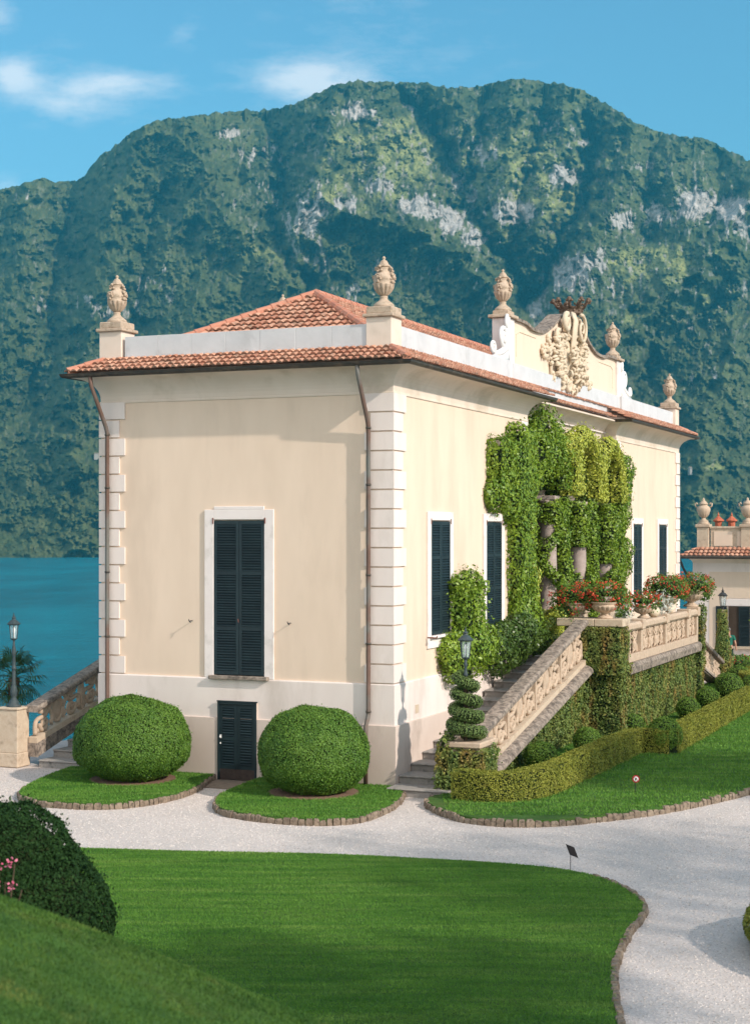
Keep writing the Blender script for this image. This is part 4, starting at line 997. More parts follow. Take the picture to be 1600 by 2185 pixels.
# shield
sh_ = [(-.55, 12.2), (.75, 12.2), (.9, 11.7), (.75, 11.2), (.3, 10.85), (.05, 10.75), (-.3, 10.9), (-.6, 11.3), (-.68, 11.8)]
vs = [cpt(a, z, .06) for a, z in sh_]; cc = cpt(.1, 11.6, .34); n = len(vs); ring2 = [tuple(Vector(v) * .45 + Vector(cc) * .55 + Vector((.0, 0, 0))) for v in vs]
ring2 = [(cc[0] - .04, p[1], p[2]) for p in ring2]
ca.add(vs + ring2 + [cc], [(i, (i+1) % n, n + (i+1) % n, n + i) for i in range(n)] + [(n + i, n + (i+1) % n, 2 * n) for i in range(n)])
ca.tube([cpt(a, z, .12) for a, z in sh_ + sh_[:1]], .055, 6)
for a0, z0, r0, hd, st in ((-.95, 11.15, .30, 1, 0), (1.0, 11.1, .30, -1, math.pi), (-.35, 10.72, .26, -1, .5), (.45, 10.70, .26, 1, 2.4), (1.35, 11.9, .28, -1, 2.), (-1.5, 12.1, .24, 1, 1.), (-1.25, 11.65, .22, -1, 3.)):
    sp = spiral(a0, z0, r0, .04, st, 1.5, hand=hd); ca.tube([cpt(a, z, .16) for a, z in sp], [.075 - .001 * k for k in range(len(sp))], 7)
rs = random.Random(3)
def leaf3(a, z, L, ang, d=.12):
    da, dz = math.cos(ang), math.sin(ang); P = [cpt(a, z, d)]; 
    ca.tube([cpt(a, z, d), cpt(a + da * L * .4, z + dz * L * .4, d + .10), cpt(a + da * L * .8, z + dz * L * .8, d + .07), cpt(a + da * L, z + dz * L, d)], [.03, .085, .06, .01], 6, flat=.6)
for k in range(60):
    leaf3(rs.uniform(-.5, .8), rs.uniform(10.9, 11.9), rs.uniform(.12, .28), rs.uniform(0, 6.28), rs.uniform(.2, .32))
for k in range(150):
    ang = rs.uniform(0, 2 * math.pi); rr = rs.uniform(.55, 1.0); a = .0 + math.cos(ang) * 1.75 * rr; z = 11.6 + math.sin(ang) * 1.05 * rr
    if z > 12.3 and abs(a) > 1.2: continue
    leaf3(a, z, rs.uniform(.15, .34), ang + rs.uniform(-.8, .8), rs.uniform(.04, .16))
for k in range(120):
    ang = rs.uniform(0, 2 * math.pi); rr = rs.uniform(.5, 1.02); a = math.cos(ang) * 1.7 * rr; z = 11.5 + math.sin(ang) * 1.0 * rr
    ca.ell(cpt(a, z, rs.uniform(.05, .2)), rs.uniform(.05, .10), 7, 5)
for (a, z) in [(-1.9, 11.75), (-2.2, 11.9), (-2.45, 11.7), (-2.7, 11.55), (-2.3, 11.5), (-2.1, 11.3), (-2.85, 11.45), (-2.55, 11.35), (-1.9, 10.95), (-1.75, 10.75), (2.1, 11.0), (2.3, 10.85), (2.0, 11.4), (2.45, 10.95), (2.15, 12.0), (1.9, 12.15)]:
    for q in range(5): ca.ell(cpt(a + rs.uniform(-.13, .13), z + rs.uniform(-.12, .12), rs.uniform(.03, .12)), rs.uniform(.05, .09), 7, 5)
ca.tube([cpt(-1.5, 12.0, .08), cpt(-1.9, 11.75, .06), cpt(-2.4, 11.65, .06), cpt(-2.85, 11.45, .05)], .05, 6)
ca.tube([cpt(-1.7, 11.5, .08), cpt(-1.95, 11.1, .06), cpt(-1.85, 10.7, .05)], .05, 6)
ca.build('coat_of_arms', 'carving', attic)
# crown
cr = MB(); cr.smooth = True; cX, cY, cZ = -.30, 16.15, 13.06
cr.lathe((cX, cY, cZ), [(.34, 0), (.38, .03), (.35, .06), (.37, .16), (.42, .19), (.43, .23), (.38, .24), (.34, .2), (.3, .05)], 20)
for k in range(9):
    a = 2 * math.pi * k / 9; r1, r2 = .40, .58; c, s = math.cos(a), math.sin(a)
    cr.tube([(cX + c * r1, cY + s * r1, cZ + .2), (cX + c * .5, cY + s * .5, cZ + .33), (cX + c * r2, cY + s * r2, cZ + .40)], [.06, .055, .035], 6)
    cr.ell((cX + c * r2, cY + s * r2, cZ + .45), .075, 8, 6); cr.ell((cX + c * (r2 + .07), cY + s * (r2 + .07), cZ + .40), .04, 6, 5)
    cr.ell((cX + c * r2 - s * .08, cY + s * r2 + c * .08, cZ + .40), .045, 6, 5); cr.ell((cX + c * r2 + s * .08, cY + s * r2 - c * .08, cZ + .40), .045, 6, 5)
    a2 = a + math.pi / 9; cr.ell((cX + math.cos(a2) * .46, cY + math.sin(a2) * .46, cZ + .30), .04, 6, 5)
for k in range(12):
    a = 2 * math.pi * k / 12; cr.ell((cX + math.cos(a) * .375, cY + math.sin(a) * .375, cZ + .11), .035, 6, 5)
cr.build('crown', 'bronze', attic)

# shutters
def shutter_leaf(plane, c, a0, a1, z0, z1, out, rails, parent, lean=(0, 0)):
    """plane 'y': leaf spans x; 'x': leaf spans y. out = distance proud of wall"""
    s = MB(); sw, rw, th = .075, .09, .04
    def bx(u0, u1, d0, d1, q0, q1, ti=None):
        if plane == 'y': s.box(u0, u1, c - d1, c - d0, q0, q1, ti)
        else: s.box(c + d0, c + d1, u0, u1, q0, q1, ti)
    bx(a0, a0 + sw, out, out + th, z0, z1); bx(a1 - sw, a1, out, out + th, z0, z1)
    zs = [z0] + [z0 + (z1 - z0) * r for r in rails] + [z1]
    for k, z in enumerate(zs):
        q0 = z if k == 0 else (z - rw if k == len(zs) - 1 else z - rw / 2)
        bx(a0 + sw, a1 - sw, out + .003, out + th - .003, q0, q0 + rw)
    bx(a0 + sw, a1 - sw, out + .001, out + .006, z0 + .01, z1 - .01)
    for k in range(len(zs) - 1):
        b0 = zs[k] + (rw if k == 0 else rw / 2); b1 = zs[k+1] - (rw if k == len(zs) - 2 else rw / 2); n = int((b1 - b0) / .062)
        for j in range(n):
            z = b0 + (b1 - b0) * (j + .5) / n; h = .018; t = .012
            if plane == 'y':
                vs = [(a0 + sw, c - out - .008, z + h), (a1 - sw, c - out - .008, z + h), (a1 - sw, c - out - th - .002, z - h), (a0 + sw, c - out - th - .002, z - h)]
            else:
                vs = [(c + out + .008, a0 + sw, z + h), (c + out + .008, a1 - sw, z + h), (c + out + th + .002, a1 - sw, z - h), (c + out + th + .002, a0 + sw, z - h)]
            s.add(vs + [(x, y, q + t) for x, y, q in vs], [(0, 1, 2, 3), (7, 6, 5, 4), (0, 4, 5, 1), (1, 5, 6, 2), (2, 6, 7, 3), (3, 7, 4, 0)])
    return s.build('shutter', 'shutter', parent)
# front window
fr = MB(); a0, a1, z0, z1 = FW
for (x0, x1, q0, q1) in ((a0 - .26, a0 - .01, 2.466, 6.54), (a1 + .01, a1 + .26, 2.466, 6.54), (a0 - .01, a1 + .01, 6.30, 6.54), (a0 + .0, a1 - .0, 6.54, 6.62)): fr.bbox(x0, x1, -.05, -.002, q0, q1, .008)
wf = fr.build('window', 'white_trim', villa)
s_ = MB(); s_.bbox(a0 - .10, a1 + .14, -.17, .02, 2.44, 2.53, .012); s_.build('sill', 'coping', wf)
mid = (a0 + a1) / 2
shutter_leaf('y', 0, a0, mid - .004, 2.55, 6.27, .0, (.30, .66), wf); shutter_leaf('y', 0, mid + .004, a1, 2.55, 6.27, .0, (.30, .66), wf)
for x in (a0 - .03, a1 + .03):
    s_ = MB(); s_.tube([(x, -.05, 6.20), (x, -.05, 6.34)], .018, 6); s_.build('hinge', 'rust', wf)
s_ = MB(); s_.tube([(mid, -.06, 3.82), (mid, -.085, 3.90)], .015, 6); s_.build('latch', 'rust', wf)
for i, (a, b) in enumerate(SW):
    fr = MB(); z0, z1 = 3.45, 6.27
    for (y0, y1, q0, q1) in ((a - .24, a - .01, 3.42, 6.50), (b + .01, b + .24, 3.42, 6.50), (a - .01, b + .01, 6.29, 6.50)): fr.bbox(.002, .05, y0, y1, q0, q1, .008)
    fr.bbox(.002, .05, a - .24, b + .24, 3.14, 3.42, .008)
    wf = fr.build('window', 'white_trim', villa)
    s_ = MB(); s_.bbox(-.02, .15, a - .14, b + .14, 3.385, 3.45, .01); s_.build('sill', 'white_trim', wf)
    mid = (a + b) / 2
    shutter_leaf('x', 0, a, mid - .004, 3.465, 6.26, .0, (.36, .68), wf); shutter_leaf('x', 0, mid + .004, b, 3.465, 6.26, .0, (.36, .68), wf)
    for q in (a - .03, b + .03): s_ = MB(); s_.tube([(.05, q, 6.2), (.05, q, 6.33)], .018, 6); s_.build('hinge', 'rust', wf)
    if i == 0: s_ = MB(); s_.tube([(.05, a - .28, 3.42), (.30, a - .33, 3.42), (.34, a - .40, 3.46)], .018, 6); s_.build('latch', 'rust', wf)
# basement door of two louvred leaves
d_ = MB(); a0, a1 = hole; d_.box(a0 + .002, a0 + .05, -.135, -.09, .0, 1.9); d_.box(a1 - .05, a1 - .002, -.135, -.09, .0, 1.9); d_.box(a0 + .05, a1 - .05, -.135, -.09, 1.85, 1.9); d_.box(a0 - .01, a1 + .02, -.15, -.10, 1.9, 1.93)
door = d_.build('door', 'shutter', villa)
mid = (a0 + a1) / 2
shutter_leaf('y', -.07, a0 + .05, mid - .003, .28, 1.84, .0, (.47,), door); shutter_leaf('y', -.07, mid + .003, a1 - .05, .28, 1.84, .0, (.47,), door)
d_ = MB(); d_.box(a0 + .05, a1 - .05, -.105, -.07, .03, .28); d_.build('kick_board', 'dark_wood', door)
d_ = MB(); d_.box(a0 + .06, a0 + .10, -.135, -.11, 1.02, 1.10); d_.ell((a0 + .08, -.15, 1.05), .02, 8, 6); d_.box(a0 + .07, a0 + .09, -.14, -.112, .88, .92); d_.build('handle', 'white_paint', door)
# downpipes
def pipe(x, top_x):
    p = MB(); p.smooth = True
    p.tube([(top_x, -E_, 9.86), (top_x + .01, -E_ + .03, 9.62), (x - .0, -.20, 8.62), (x, -.13, 8.45), (x, -.13, 1.78), (x - .005, -.15, 1.68), (x - .02, -.24, 1.50), (x - .02, -.24, .16)], .052, 10)
    pp = p.build('downpipe', 'copper_pipe', villa)
    for z in (8.42, 7.1, 5.0, 3.4, 1.82): b = MB(); b.smooth = True; b.tube([(x, -.13, z - .025), (x, -.13, z + .025)], .063, 10); b.build('bracket', 'gutter', pp)
pipe(-.56, -.62); pipe(-7.62, -7.78)
# iron hooks beside the window
h_ = MB(); h_.tube([(-5.28, 0, 3.83), (-5.28, -.16, 3.83), (-5.28, -.18, 3.87)], .012, 6); h_.tube([(-5.28, -.16, 3.83), (-5.22, -.2, 3.80)], .012, 6); h_.build('wall_hook', 'dark_iron', villa)
h_ = MB(); h_.tube([(-2.62, 0, 3.83), (-2.62, -.16, 3.83), (-2.62, -.18, 3.87)], .012, 6); h_.tube([(-2.62, -.16, 3.83), (-2.56, -.2, 3.80)], .012, 6); h_.build('wall_hook', 'dark_iron', villa)
v_ = MB()
v_.box(.052, .07, 1.28, 1.50, 1.66, 1.86); v_.build('vent_cover', 'pier_stone', villa)
# a fine crack line and settlement stains are in the plaster itself

# ---------------------------------------------------------------- urns on the parapet
def make_urn(name, x, y, z, s, label, group):
    t = thing(name, x, y, z, label, 'urn', group)
    b = MB(); b.smooth = True
    b.lathe((x, y, z), [(.24*s, 0), (.25*s, .03*s), (.235*s, .07*s), (.19*s, .11*s), (.11*s, .17*s), (.085*s, .22*s), (.095*s, .24*s), (.095*s, .26*s), (.08*s, .27*s)], 24)
    b.build('foot', 'stone_urn', t)
    b = MB(); b.smooth = True
    pr = [(.08, .27), (.13, .31, .22), (.19, .37, .24), (.235, .45, .22), (.252, .52, .14), (.25, .545, .03), (.238, .55), (.245, .60), (.243, .68), (.225, .75), (.18, .80), (.155, .82), (.15, .90), (.165, .93), (.12, .935)]
    b.lathe((x, y, z), [(q[0]*s, q[1]*s) + ((q[2],) if len(q) > 2 else ()) for q in pr], 72, 12); b.build('bowl', 'stone_urn', t)
    b = MB(); b.smooth = True
    b.lathe((x, y, z), [(.12*s, .935*s), (.165*s, .95*s), (.168*s, .975*s), (.12*s, 1.01*s), (.095*s, 1.06*s), (.07*s, 1.10*s), (.03*s, 1.12*s), (.025*s, 1.135*s), (.04*s, 1.155*s), (.042*s, 1.175*s), (.02*s, 1.205*s), (.0, 1.21*s)], 24)
    b.build('lid', 'stone_urn', t)
    rr = random.Random(4)
    for k in range(4):
        b = MB(); b.smooth = True
        a = k * math.pi / 2 - math.pi * .56; c, sn = math.cos(a), math.sin(a)
        def P(r, z_, side=0.): return (x + (c * r - sn * side) * s, y + (sn * r + c * side) * s, z + z_ * s)
        for q in range(16): b.ell(P(.245 + rr.uniform(-.01, .03), rr.uniform(.56, .78), rr.uniform(-.07, .07)), rr.uniform(.018, .036) * s, 7, 5)
        b.ell(P(.265, .69), (.045*s, .045*s, .055*s), 8, 6); b.ell(P(.255, .60), (.03*s, .03*s, .06*s), 8, 6)
        for sd in (-1, 1): b.ell(P(.27, .74, sd * .045), .026 * s, 7, 5)
        for q in range(7): b.ell(P(.175 + rr.uniform(0, .045), rr.uniform(.83, .95), rr.uniform(-.045, .045)), rr.uniform(.022, .036) * s, 7, 5)
        b.build('mask', 'stone_urn', t)
    return t
u0 = make_urn('stone_urn', -.38, .38, 11.27, 1.0, 'lidded stone urn with a carved mask on the pier at the near roof corner', 'lidded stone urns on the villa roof')
for (x, y, z, l) in ((XL + .22, .38, 11.27, 'lidded stone urn on the far left corner pier of the villa roof'), (-.44, 9.5, 12.34, 'lidded stone urn on the near pier of the crested attic'),
                     (-.44, 22.1, 12.34, 'lidded stone urn on the far pier of the crested attic'), (-.3, LEN - .35, 11.27, 'lidded stone urn on the pier at the far right end of the villa roof'),
                     (-7.4, 9.4, 12.0, 'stone urn on the lake side whose finial just shows above the tiled roof')):
    copy_thing(u0, x, y, z, label=l)

# ================================================================ STAIRS, TERRACE, BALUSTRADES
def bar(mb, sec, a, b, tint=None):
    """section polygon (x,z offsets) swept from a to b"""
    n = len(sec); vs = [(a[0] + x, a[1], a[2] + z) for x, z in sec] + [(b[0] + x, b[1], b[2] + z) for x, z in sec]
    mb.add(vs, [tuple(range(n)), tuple(range(2*n-1, n-1, -1))] + [(i, n + i, n + (i+1) % n, (i+1) % n) for i in range(n)], tint)
def rsec(w, h, r=.04, bulge=0.):
    """rounded bar section, top at 0"""
    o = []
    for cx, cz, a0 in ((w - r, -r, 0), (-w + r, -r, 90), (-w + r, -h + r, 180), (w - r, -h + r, 270)):
        for k in range(4): a = R(a0 + 30 * k); o.append((cx + r * math.cos(a), cz + r * math.sin(a)))
    return o
def carved_panel(x, va, vb, zb, zt, parent, kind=0, hand=1, solid=False):
    """pierced scrollwork between two sloping lines; zb/zt are functions of v"""
    m = MB(); m.smooth = True; w = vb - va
    def M(s, t, d=0.): v = va + s * w; return (x + d, v, zb(v) + t * (zt(v) - zb(v)))
    H = zt((va + vb) / 2) - zb((va + vb) / 2); ar = H / w
    def sp(cx, cy, r0, r1, a0, turns, hd, rad, d=0.):
        P = [(cx + (r0 + (r1 - r0) * k / 22) * ar * math.cos(a0 + hd * turns * 2 * math.pi * k / 22), cy + (r0 + (r1 - r0) * k / 22) * math.sin(a0 + hd * turns * 2 * math.pi * k / 22)) for k in range(23)]
        m.tube([M(a, b, d) for a, b in P], [rad * (1.1 - .45 * k / 22) for k in range(23)], 7)
        m.ell(M(cx, cy, d), rad * 1.15, 7, 5)
    def curve(P, rad, d=0.): m.tube([M(a, b, d) for a, b in cat_spline(P, 4)], rad, 7)
    def leafy(a, b, L, ang, n=4):
        for k in range(n):
            an = ang + (k - n / 2) * .45; da, db = math.cos(an) * L * ar, math.sin(an) * L
            m.tube([M(a, b), M(a + da * .5, b + db * .5, .03), M(a + da, b + db)], [.03, .045, .012], 5)
    r_ = .066
    if w > 1.3:
        # central cartouche
        cc = M(.5, .5); n = 20; ringp = [M(.5 + .30 * ar * math.cos(2*math.pi*k/n), .5 + .40 * math.sin(2*math.pi*k/n)) for k in range(n + 1)]
        m.tube(ringp, .05, 7)
        inner = [M(.5 + .24 * ar * math.cos(2*math.pi*k/n), .5 + .33 * math.sin(2*math.pi*k/n), .0) for k in range(n)]
        for sd in (.07, -.07): c2 = (cc[0] + sd, cc[1], cc[2]); m.add(inner + [c2], [(i, (i+1) % n, n) for i in range(n)])
        for (s0, hd) in ((0, 1), (1, -1)):
            f = (lambda q: q) if s0 == 0 else (lambda q: 1 - q)
            e = .5 - .34 * ar
            sp(f(e * .52), .30, .26, .05, math.pi * (.9 if s0 == 0 else .1), 1.45, hd, r_)
            sp(f(e * .50), .78, .17, .04, math.pi * (1.1 if s0 == 0 else -.1), 1.3, -hd, r_ * .85)
            curve([(f(.02), .05), (f(e * .1), .55), (f(e * .6), .58), (f(e * .95), .92)], .06)
            curve([(f(e * .95), .08), (f(e * 1.0), .35), (f(e * .9), .6), (f(e * .6), .97)], .055)
            leafy(f(e * .85), .25, .18, (0 if s0 == 0 else math.pi)); leafy(f(e * .3), .92, .15, -math.pi / 2)
            leafy(f(e * .1), .1, .18, math.pi / 2)
        for q in (.06, .94): leafy(.5, q, .16, math.pi / 2 if q < .5 else -math.pi / 2, 5)
    else:
        sp(.5, .30, .24, .05, math.pi * .9, 1.4, hand, r_); sp(.5, .74, .2, .05, -math.pi * .1, 1.4, hand, r_)
        curve([(.05, .05), (.12, .5), (.5, .52), (.88, .5), (.95, .95)], .045); curve([(.95, .05), (.85, .3), (.9, .6)], .04); curve([(.05, .95), (.15, .7), (.1, .5)], .04)
        leafy(.2, .1, .2, math.pi / 3); leafy(.8, .9, .2, -2 * math.pi / 3); leafy(.2, .88, .16, -1.); leafy(.82, .14, .16, 2.)
    return m.build('carved_panel', 'stone_pink', parent)
def carved_figures(x, va, vb, z0, z1, parent, seed):
    """a terrace panel: pairs of upright scrolls with small figures between"""
    m = MB(); m.smooth = True; rr = random.Random(seed); w = vb - va; H = z1 - z0; n = max(1, int(round(w / .85)))
    for k in range(n):
        a = va + w * k / n; b = va + w * (k + 1) / n; c = (a + b) / 2; q = (b - a)
        for sd in (-1, 1):
            P = [(c + sd * q * .46, z0), (c + sd * q * .40, z0 + H * .3), (c + sd * q * .18, z0 + H * .5), (c + sd * q * .40, z0 + H * .75), (c + sd * q * .46, z1)]
            m.tube([(x, u_, v_) for u_, v_ in cat_spline(P, 4)], .055, 7)
            for (cy, cz, r0, hd) in ((c + sd * q * .26, z0 + H * .24, .13, sd), (c + sd * q * .27, z0 + H * .80, .12, -sd)):
                s_ = spiral(cy, cz, r0 * 1.15, .03, rr.uniform(0, 6), 1.4, 18, hd); m.tube([(x, u_, v_) for u_, v_ in s_], .044, 6)
        m.tube([(x + .02, c, z0), (x + .05, c + .02, z0 + H * .35), (x + .04, c, z0 + H * .6)], [.05, .085, .06], 8)      # body
        m.ell((x + .05, c + rr.uniform(-.03, .03), z0 + H * .73), .062, 9, 7)
        for sd in (-1, 1):
            m.tube([(x + .04, c, z0 + H * .55), (x + .08, c + sd * .14, z0 + H * .6), (x + .05, c + sd * .2, z0 + H * .78)], [.035, .035, .022], 6)
            m.tube([(x + .03, c + sd * .04, z0 + H * .2), (x + .09, c + sd * .1, z0 + H * .12), (x + .04, c + sd * .16, z0)], [.045, .04, .02], 6)
        for j in range(9): m.ell((x + rr.uniform(0, .05), c + rr.uniform(-.45, .45) * q, z0 + rr.uniform(.05, .95) * H), rr.uniform(.025, .045), 6, 5)
        m.tube([(x, c, z0 + H * .8), (x + .03, c, z1)], [.05, .07], 6)
    return m.build('carved_panel', 'stone_pink', parent)
def steps(name, x0, x1, v0, n, rise, tread, label, mirror=False):
    t = thing(name, (x0 + x1) / 2, v0, 0, label, 'staircase')
    for k in range(n):
        s = MB(); v = v0 + k * tread; z1 = (k + 1) * rise; j = random.uniform(-.015, .015)
        s.bbox(x0, x1, v + j, v + tread * 1.35, z1 - rise - .3 if k else -.05, z1 - .045, .012); s.bbox(x0 - .0, x1 + .0, v - .035 + j, v + tread * 1.35, z1 - .045, z1, .015)
        s.build('step', 'step_stone', t)
    return t
def balustrade(name, label, x, side, v0, v1, zt, zp, zs, nb, parent_label=None, xo=0.):
    """sloping stone balustrade: side=+1 means the outside is at larger x"""
    t = thing(name, x, v0, 0, label, 'balustrade')
    m = MB(); bar(m, rsec(.21, .17, .06), (x, v0 - .05, zt(v0 - .05)), (x, v1, zt(v1))); m.build('handrail', 'coping', t)
    m = MB(); bar(m, [(-.13, 0), (.13, 0), (.13, -.14), (-.13, -.14)], (x, v0, zp(v0)), (x, v1, zp(v1))); m.build('base_rail', 'pier_stone', t)
    m = MB(); h0, h1 = zp(v0) - .14 - zs(v0), zp(v1) - .14 - zs(v1)
    o = .32 * side; sec0 = [(-.15, 0), (.10, 0), (.22, -.03), (.33, -.10), (.36, -.2), (.30, -h0), (-.15, -h0)]; sec1 = [(-.15, 0), (.10, 0), (.22, -.03), (.33, -.10), (.36, -.2), (.30, -h1), (-.15, -h1)]
    k = len(sec0); m.smooth = False
    vs = [(x + side * a, v0, zp(v0) - .14 + b) for a, b in sec0] + [(x + side * a, v1, zp(v1) - .14 + b) for a, b in sec1]
    m.add(vs, [tuple(range(k)), tuple(range(2*k-1, k-1, -1))] + [(i, k + i, k + (i+1) % k, (i+1) % k) for i in range(k)]); m.build('stringer', 'coping', t)
    for b in range(nb):
        a, c = v0 + (v1 - v0) * b / nb, v0 + (v1 - v0) * (b + 1) / nb
        carved_panel(x, a + .07, c - .07, lambda v: zp(v) - .005, lambda v: zt(v) - .16, t)
        if b:
            m = MB(); m.smooth = True; zb_, zt_ = zp(a) - .01, zt(a) - .16; m.smooth = False; m.bbox(x - .075, x + .075, a - .055, a + .055, zb_, zt_, .01)
            m.build('post', 'stone_pink', t)
    return t
steps('staircase', .12, 1.62, -.68, 14, .1785, .765, 'worn grey stone staircase rising beside the long wall of the villa')
zt_ = lambda v: 3.40 + .235 * (v - 9.5)
balustrade('stair_balustrade', 'carved stone balustrade sloping up from the spiral topiary to the terrace', 1.75, 1, .75, 9.95, zt_, lambda v: 2.27 + .205 * (v - 9.5), lambda v: 1.93 + .215 * (v - 9.5), 4)
# pier at the foot of the stairs, overgrown
pt = thing('stair_pier', 1.78, 0, 0, 'low stone pier at the stair foot, wrapped in clipped ivy', 'pier')
m = MB(); m.bbox(1.36, 2.2, -.30, .70, 0, 1.12, .02); m.bbox(1.28, 2.28, -.38, .74, 1.12, 1.26, .03); m.build('pier_block', 'stone_pink', pt)
m = MB(); m.bbox(1.55, 1.98, .45, 1.05, 1.0, 1.46, .03); m.build('rail_end', 'coping', pt)
leafmass('ivy', [('b', (1.22, 2.34, -.44, .62, 0.02, 1.08)), ('t', [(1.34, -.40, .9), (1.38, -.42, 1.2), (1.5, -.2, 1.42)], [.12, .12, .12])], 'creeper', .075, 1100, .05, 2.5, parent=pt, tilt=.5, stray=.02)
# left (lake side) stairs and balustrade
steps('staircase', -9.75, XL - .12, .02, 9, .185, .66, 'grey stone staircase on the lake side behind the left clipped bush')
balustrade('stair_balustrade', 'shaded carved stone balustrade sloping up from the lamp pier at the left', -10.0, -1, .12, 9., lambda v: 1.53 + .275 * v, lambda v: .70 + .235 * v, lambda v: .2 + .27 * v, 4)
pt = thing('stair_pier', -10.45, 0, 0, 'plain square stone pier carrying the tall lamp at the left edge', 'pier')
m = MB(); m.bbox(-10.76, -10.14, -.34, .22, .0, .36, .02); m.bbox(-10.74, -10.16, -.32, .20, .36, 1.46, .015); m.bbox(-10.77, -10.13, -.35, .23, 1.46, 1.52, .015); m.build('pier_block', 'pier_stone', pt)
# terrace
tr = thing('terrace', 1.3, (V0 + V1) / 2, 0, 'raised stone terrace in front of the ivy covered loggia', 'terrace')
m = MB(); m.box(-.45, 2.70, V0 - .05, V1 + .05, -.1, 2.44); m.build('terrace_wall', 'plinth', tr)
m = MB(); m.box(-.445, 2.68, V0 - .03, V1 + .03, 2.44, 2.50); m.build('terrace_floor', 'step_stone', tr)
leafmass('ivy', [('b', (2.6, 2.80, V0 + .1, V1, .02, 1.92))], 'creeper', .08, 700, .05, 1.6, parent=tr, tilt=.5, bounds=lambda P: P[:, 0] > 2.7)
leafmass('ivy', [('b', (1.74, 2.84, V0 - .36, V0 + .75, 2.1, 3.28)), ('b', (1.70, 2.92, V0 - .44, V0 + .85, 1.95, 2.22)), ('b', (1.70, 2.82, V0 - .17, V0 + .7, .02, 2.0)), ('t', [(1.72, V0 - .1, 3.3), (1.78, V0 - .25, 2.6), (1.82, V0 - .2, 1.6), (1.78, V0 - .15, .1)], [.16, .17, .15, .14]),
         ('b', (1.2, 1.8, V0 - .14, V0 + .5, 2.5, 3.28))],
         'creeper', .075, 900, .06, 2.2, parent=tr, tilt=.5, stray=.03)
ws = [('b', (1.62, 1.84, v, v + .52, .0, max(.06, 1.93 + .215 * (v - 9.5) + .02))) for v in np.arange(1.2, 10.3, .5)]
leafmass('ivy', ws, 'creeper', .08, 620, .04, 1.6, parent=tr, tilt=.5, bounds=lambda P: (P[:, 0] > 1.74))
leafmass('ivy', [('b', (2.55, 2.95, V1 + .35, V1 + .95, 1.2, 3.4)), ('b', (2.6, 2.9, V1 + .3, V1 + .9, 0, 1.3)), ('t', [(2.8, V1 + .6, 2.0), (2.6, V1 + 1.4, 2.2), (2.3, V1 + 2.2, 2.2)], [.25, .2, .15])], 'creeper', .085, 600, .06, 2, parent=tr, tilt=.5)
m = MB(); m.box(1.72, 1.78, .9, V0, -.1, 1.0); 
tb = thing('terrace_balustrade', 2.72, 15.5, 0, 'pierced stone balustrade with carved figures along the terrace edge', 'balustrade')
m = MB(); m.smooth = False; bar(m, [(-.3, 0), (.12, 0), (.2, -.03), (.25, -.12), (.22, -.32), (-.3, -.32)], (2.72, 10.95, 2.22), (2.72, V1 + .3, 2.22)); m.build('ledge', 'coping', tb)
m = MB(); m.bbox(2.58, 2.88, 11.0, V1 + .05, 2.222, 2.46, .01); m.build('base_rail', 'stone_pink', tb)
bays = [11.15, 12.6, 15.9, 19.2, 20.75]
for k in range(4):
    carved_figures(2.73, bays[k] + .1, bays[k+1] - .1, 2.46, 3.13, tb, 20 + k)
    m = MB(); m.bbox(2.56, 2.92, bays[k] - (.28 if k == 0 else .02), bays[k+1] - .02, 3.13, 3.36, .06); m.build('handrail', 'stone_pink', tb)
for v in bays[1:]:
    m = MB(); m.bbox(2.60, 2.88, v - .12, v + .12, 2.461, 3.129, .01); m.bbox(2.53, 2.95, v - .17, v + .17, 3.12, 3.42, .02); m.build('post', 'stone_pink', tb)
m = MB(); m.bbox(.95, 2.05, V0 - .22, V0 + .62, 3.30, 3.52, .02); m.bbox(2.055, 2.90, V0 - .22, V0 + .62, 3.30, 3.52, .02); m.build('corner_slab', 'pier_stone', tb)
balustrade('stair_balustrade', 'distant carved balustrade descending from the far end of the terrace', 1.9, 1, V1 + 1.2, 29.9, lambda v: 3.05 - .27 * (v - 22), lambda v: 2.05 - .25 * (v - 22), lambda v: 1.6 - .235 * (v - 22), 4)


# ---------------------------------------------------------------- loggia columns and climbing fig
for i, v in enumerate((13.55, 17.0, 20.35)):
    c = MB(); c.bbox(-.62, .02, v - .32, v + .32, 2.5, 3.35, .02); c.bbox(-.68, .08, v - .38, v + .38, 3.35, 3.47, .02)
    cc = c.build('column_pedestal', 'pier_stone', villa)
    c = MB(); c.smooth = True; c.lathe((-.3, v, 3.47), [(.34, 0), (.34, .06), (.30, .08), (.33, .13), (.27, .18), (.265, .3), (.27, 1.4), (.23, 3.2), (.26, 3.24), (.24, 3.28), (.3, 3.36), (.34, 3.52)], 24)
    cl_ = c.build('column', 'column_stone', villa)
    if i == 0: c = MB(); c.bbox(-.62, .02, v - .32, v + .32, 6.99, 7.12, .02); c.build('capital', 'column_stone', cl_)
c = MB(); c.bbox(-.44, -.1, V0, V0 + .3, 2.5, 7.1, .01); c.build('half_pilaster', 'plaster', villa)
def helix(v, x, r, z0, z1, turns, ph, n=26):
    return [(x + r * math.cos(ph + turns * 2 * math.pi * k / n), v + r * math.sin(ph + turns * 2 * math.pi * k / n), z0 + (z1 - z0) * k / n) for k in range(n + 1)]
def wob(pts, a, s):
    return [(x + a * (mnoise.noise(Vector((x * 2 + s, y * 2, z * 1.3)))), y + a * mnoise.noise(Vector((x * 2, y * 2 + s, z * 1.3 + 9))), z) for x, y, z in pts]
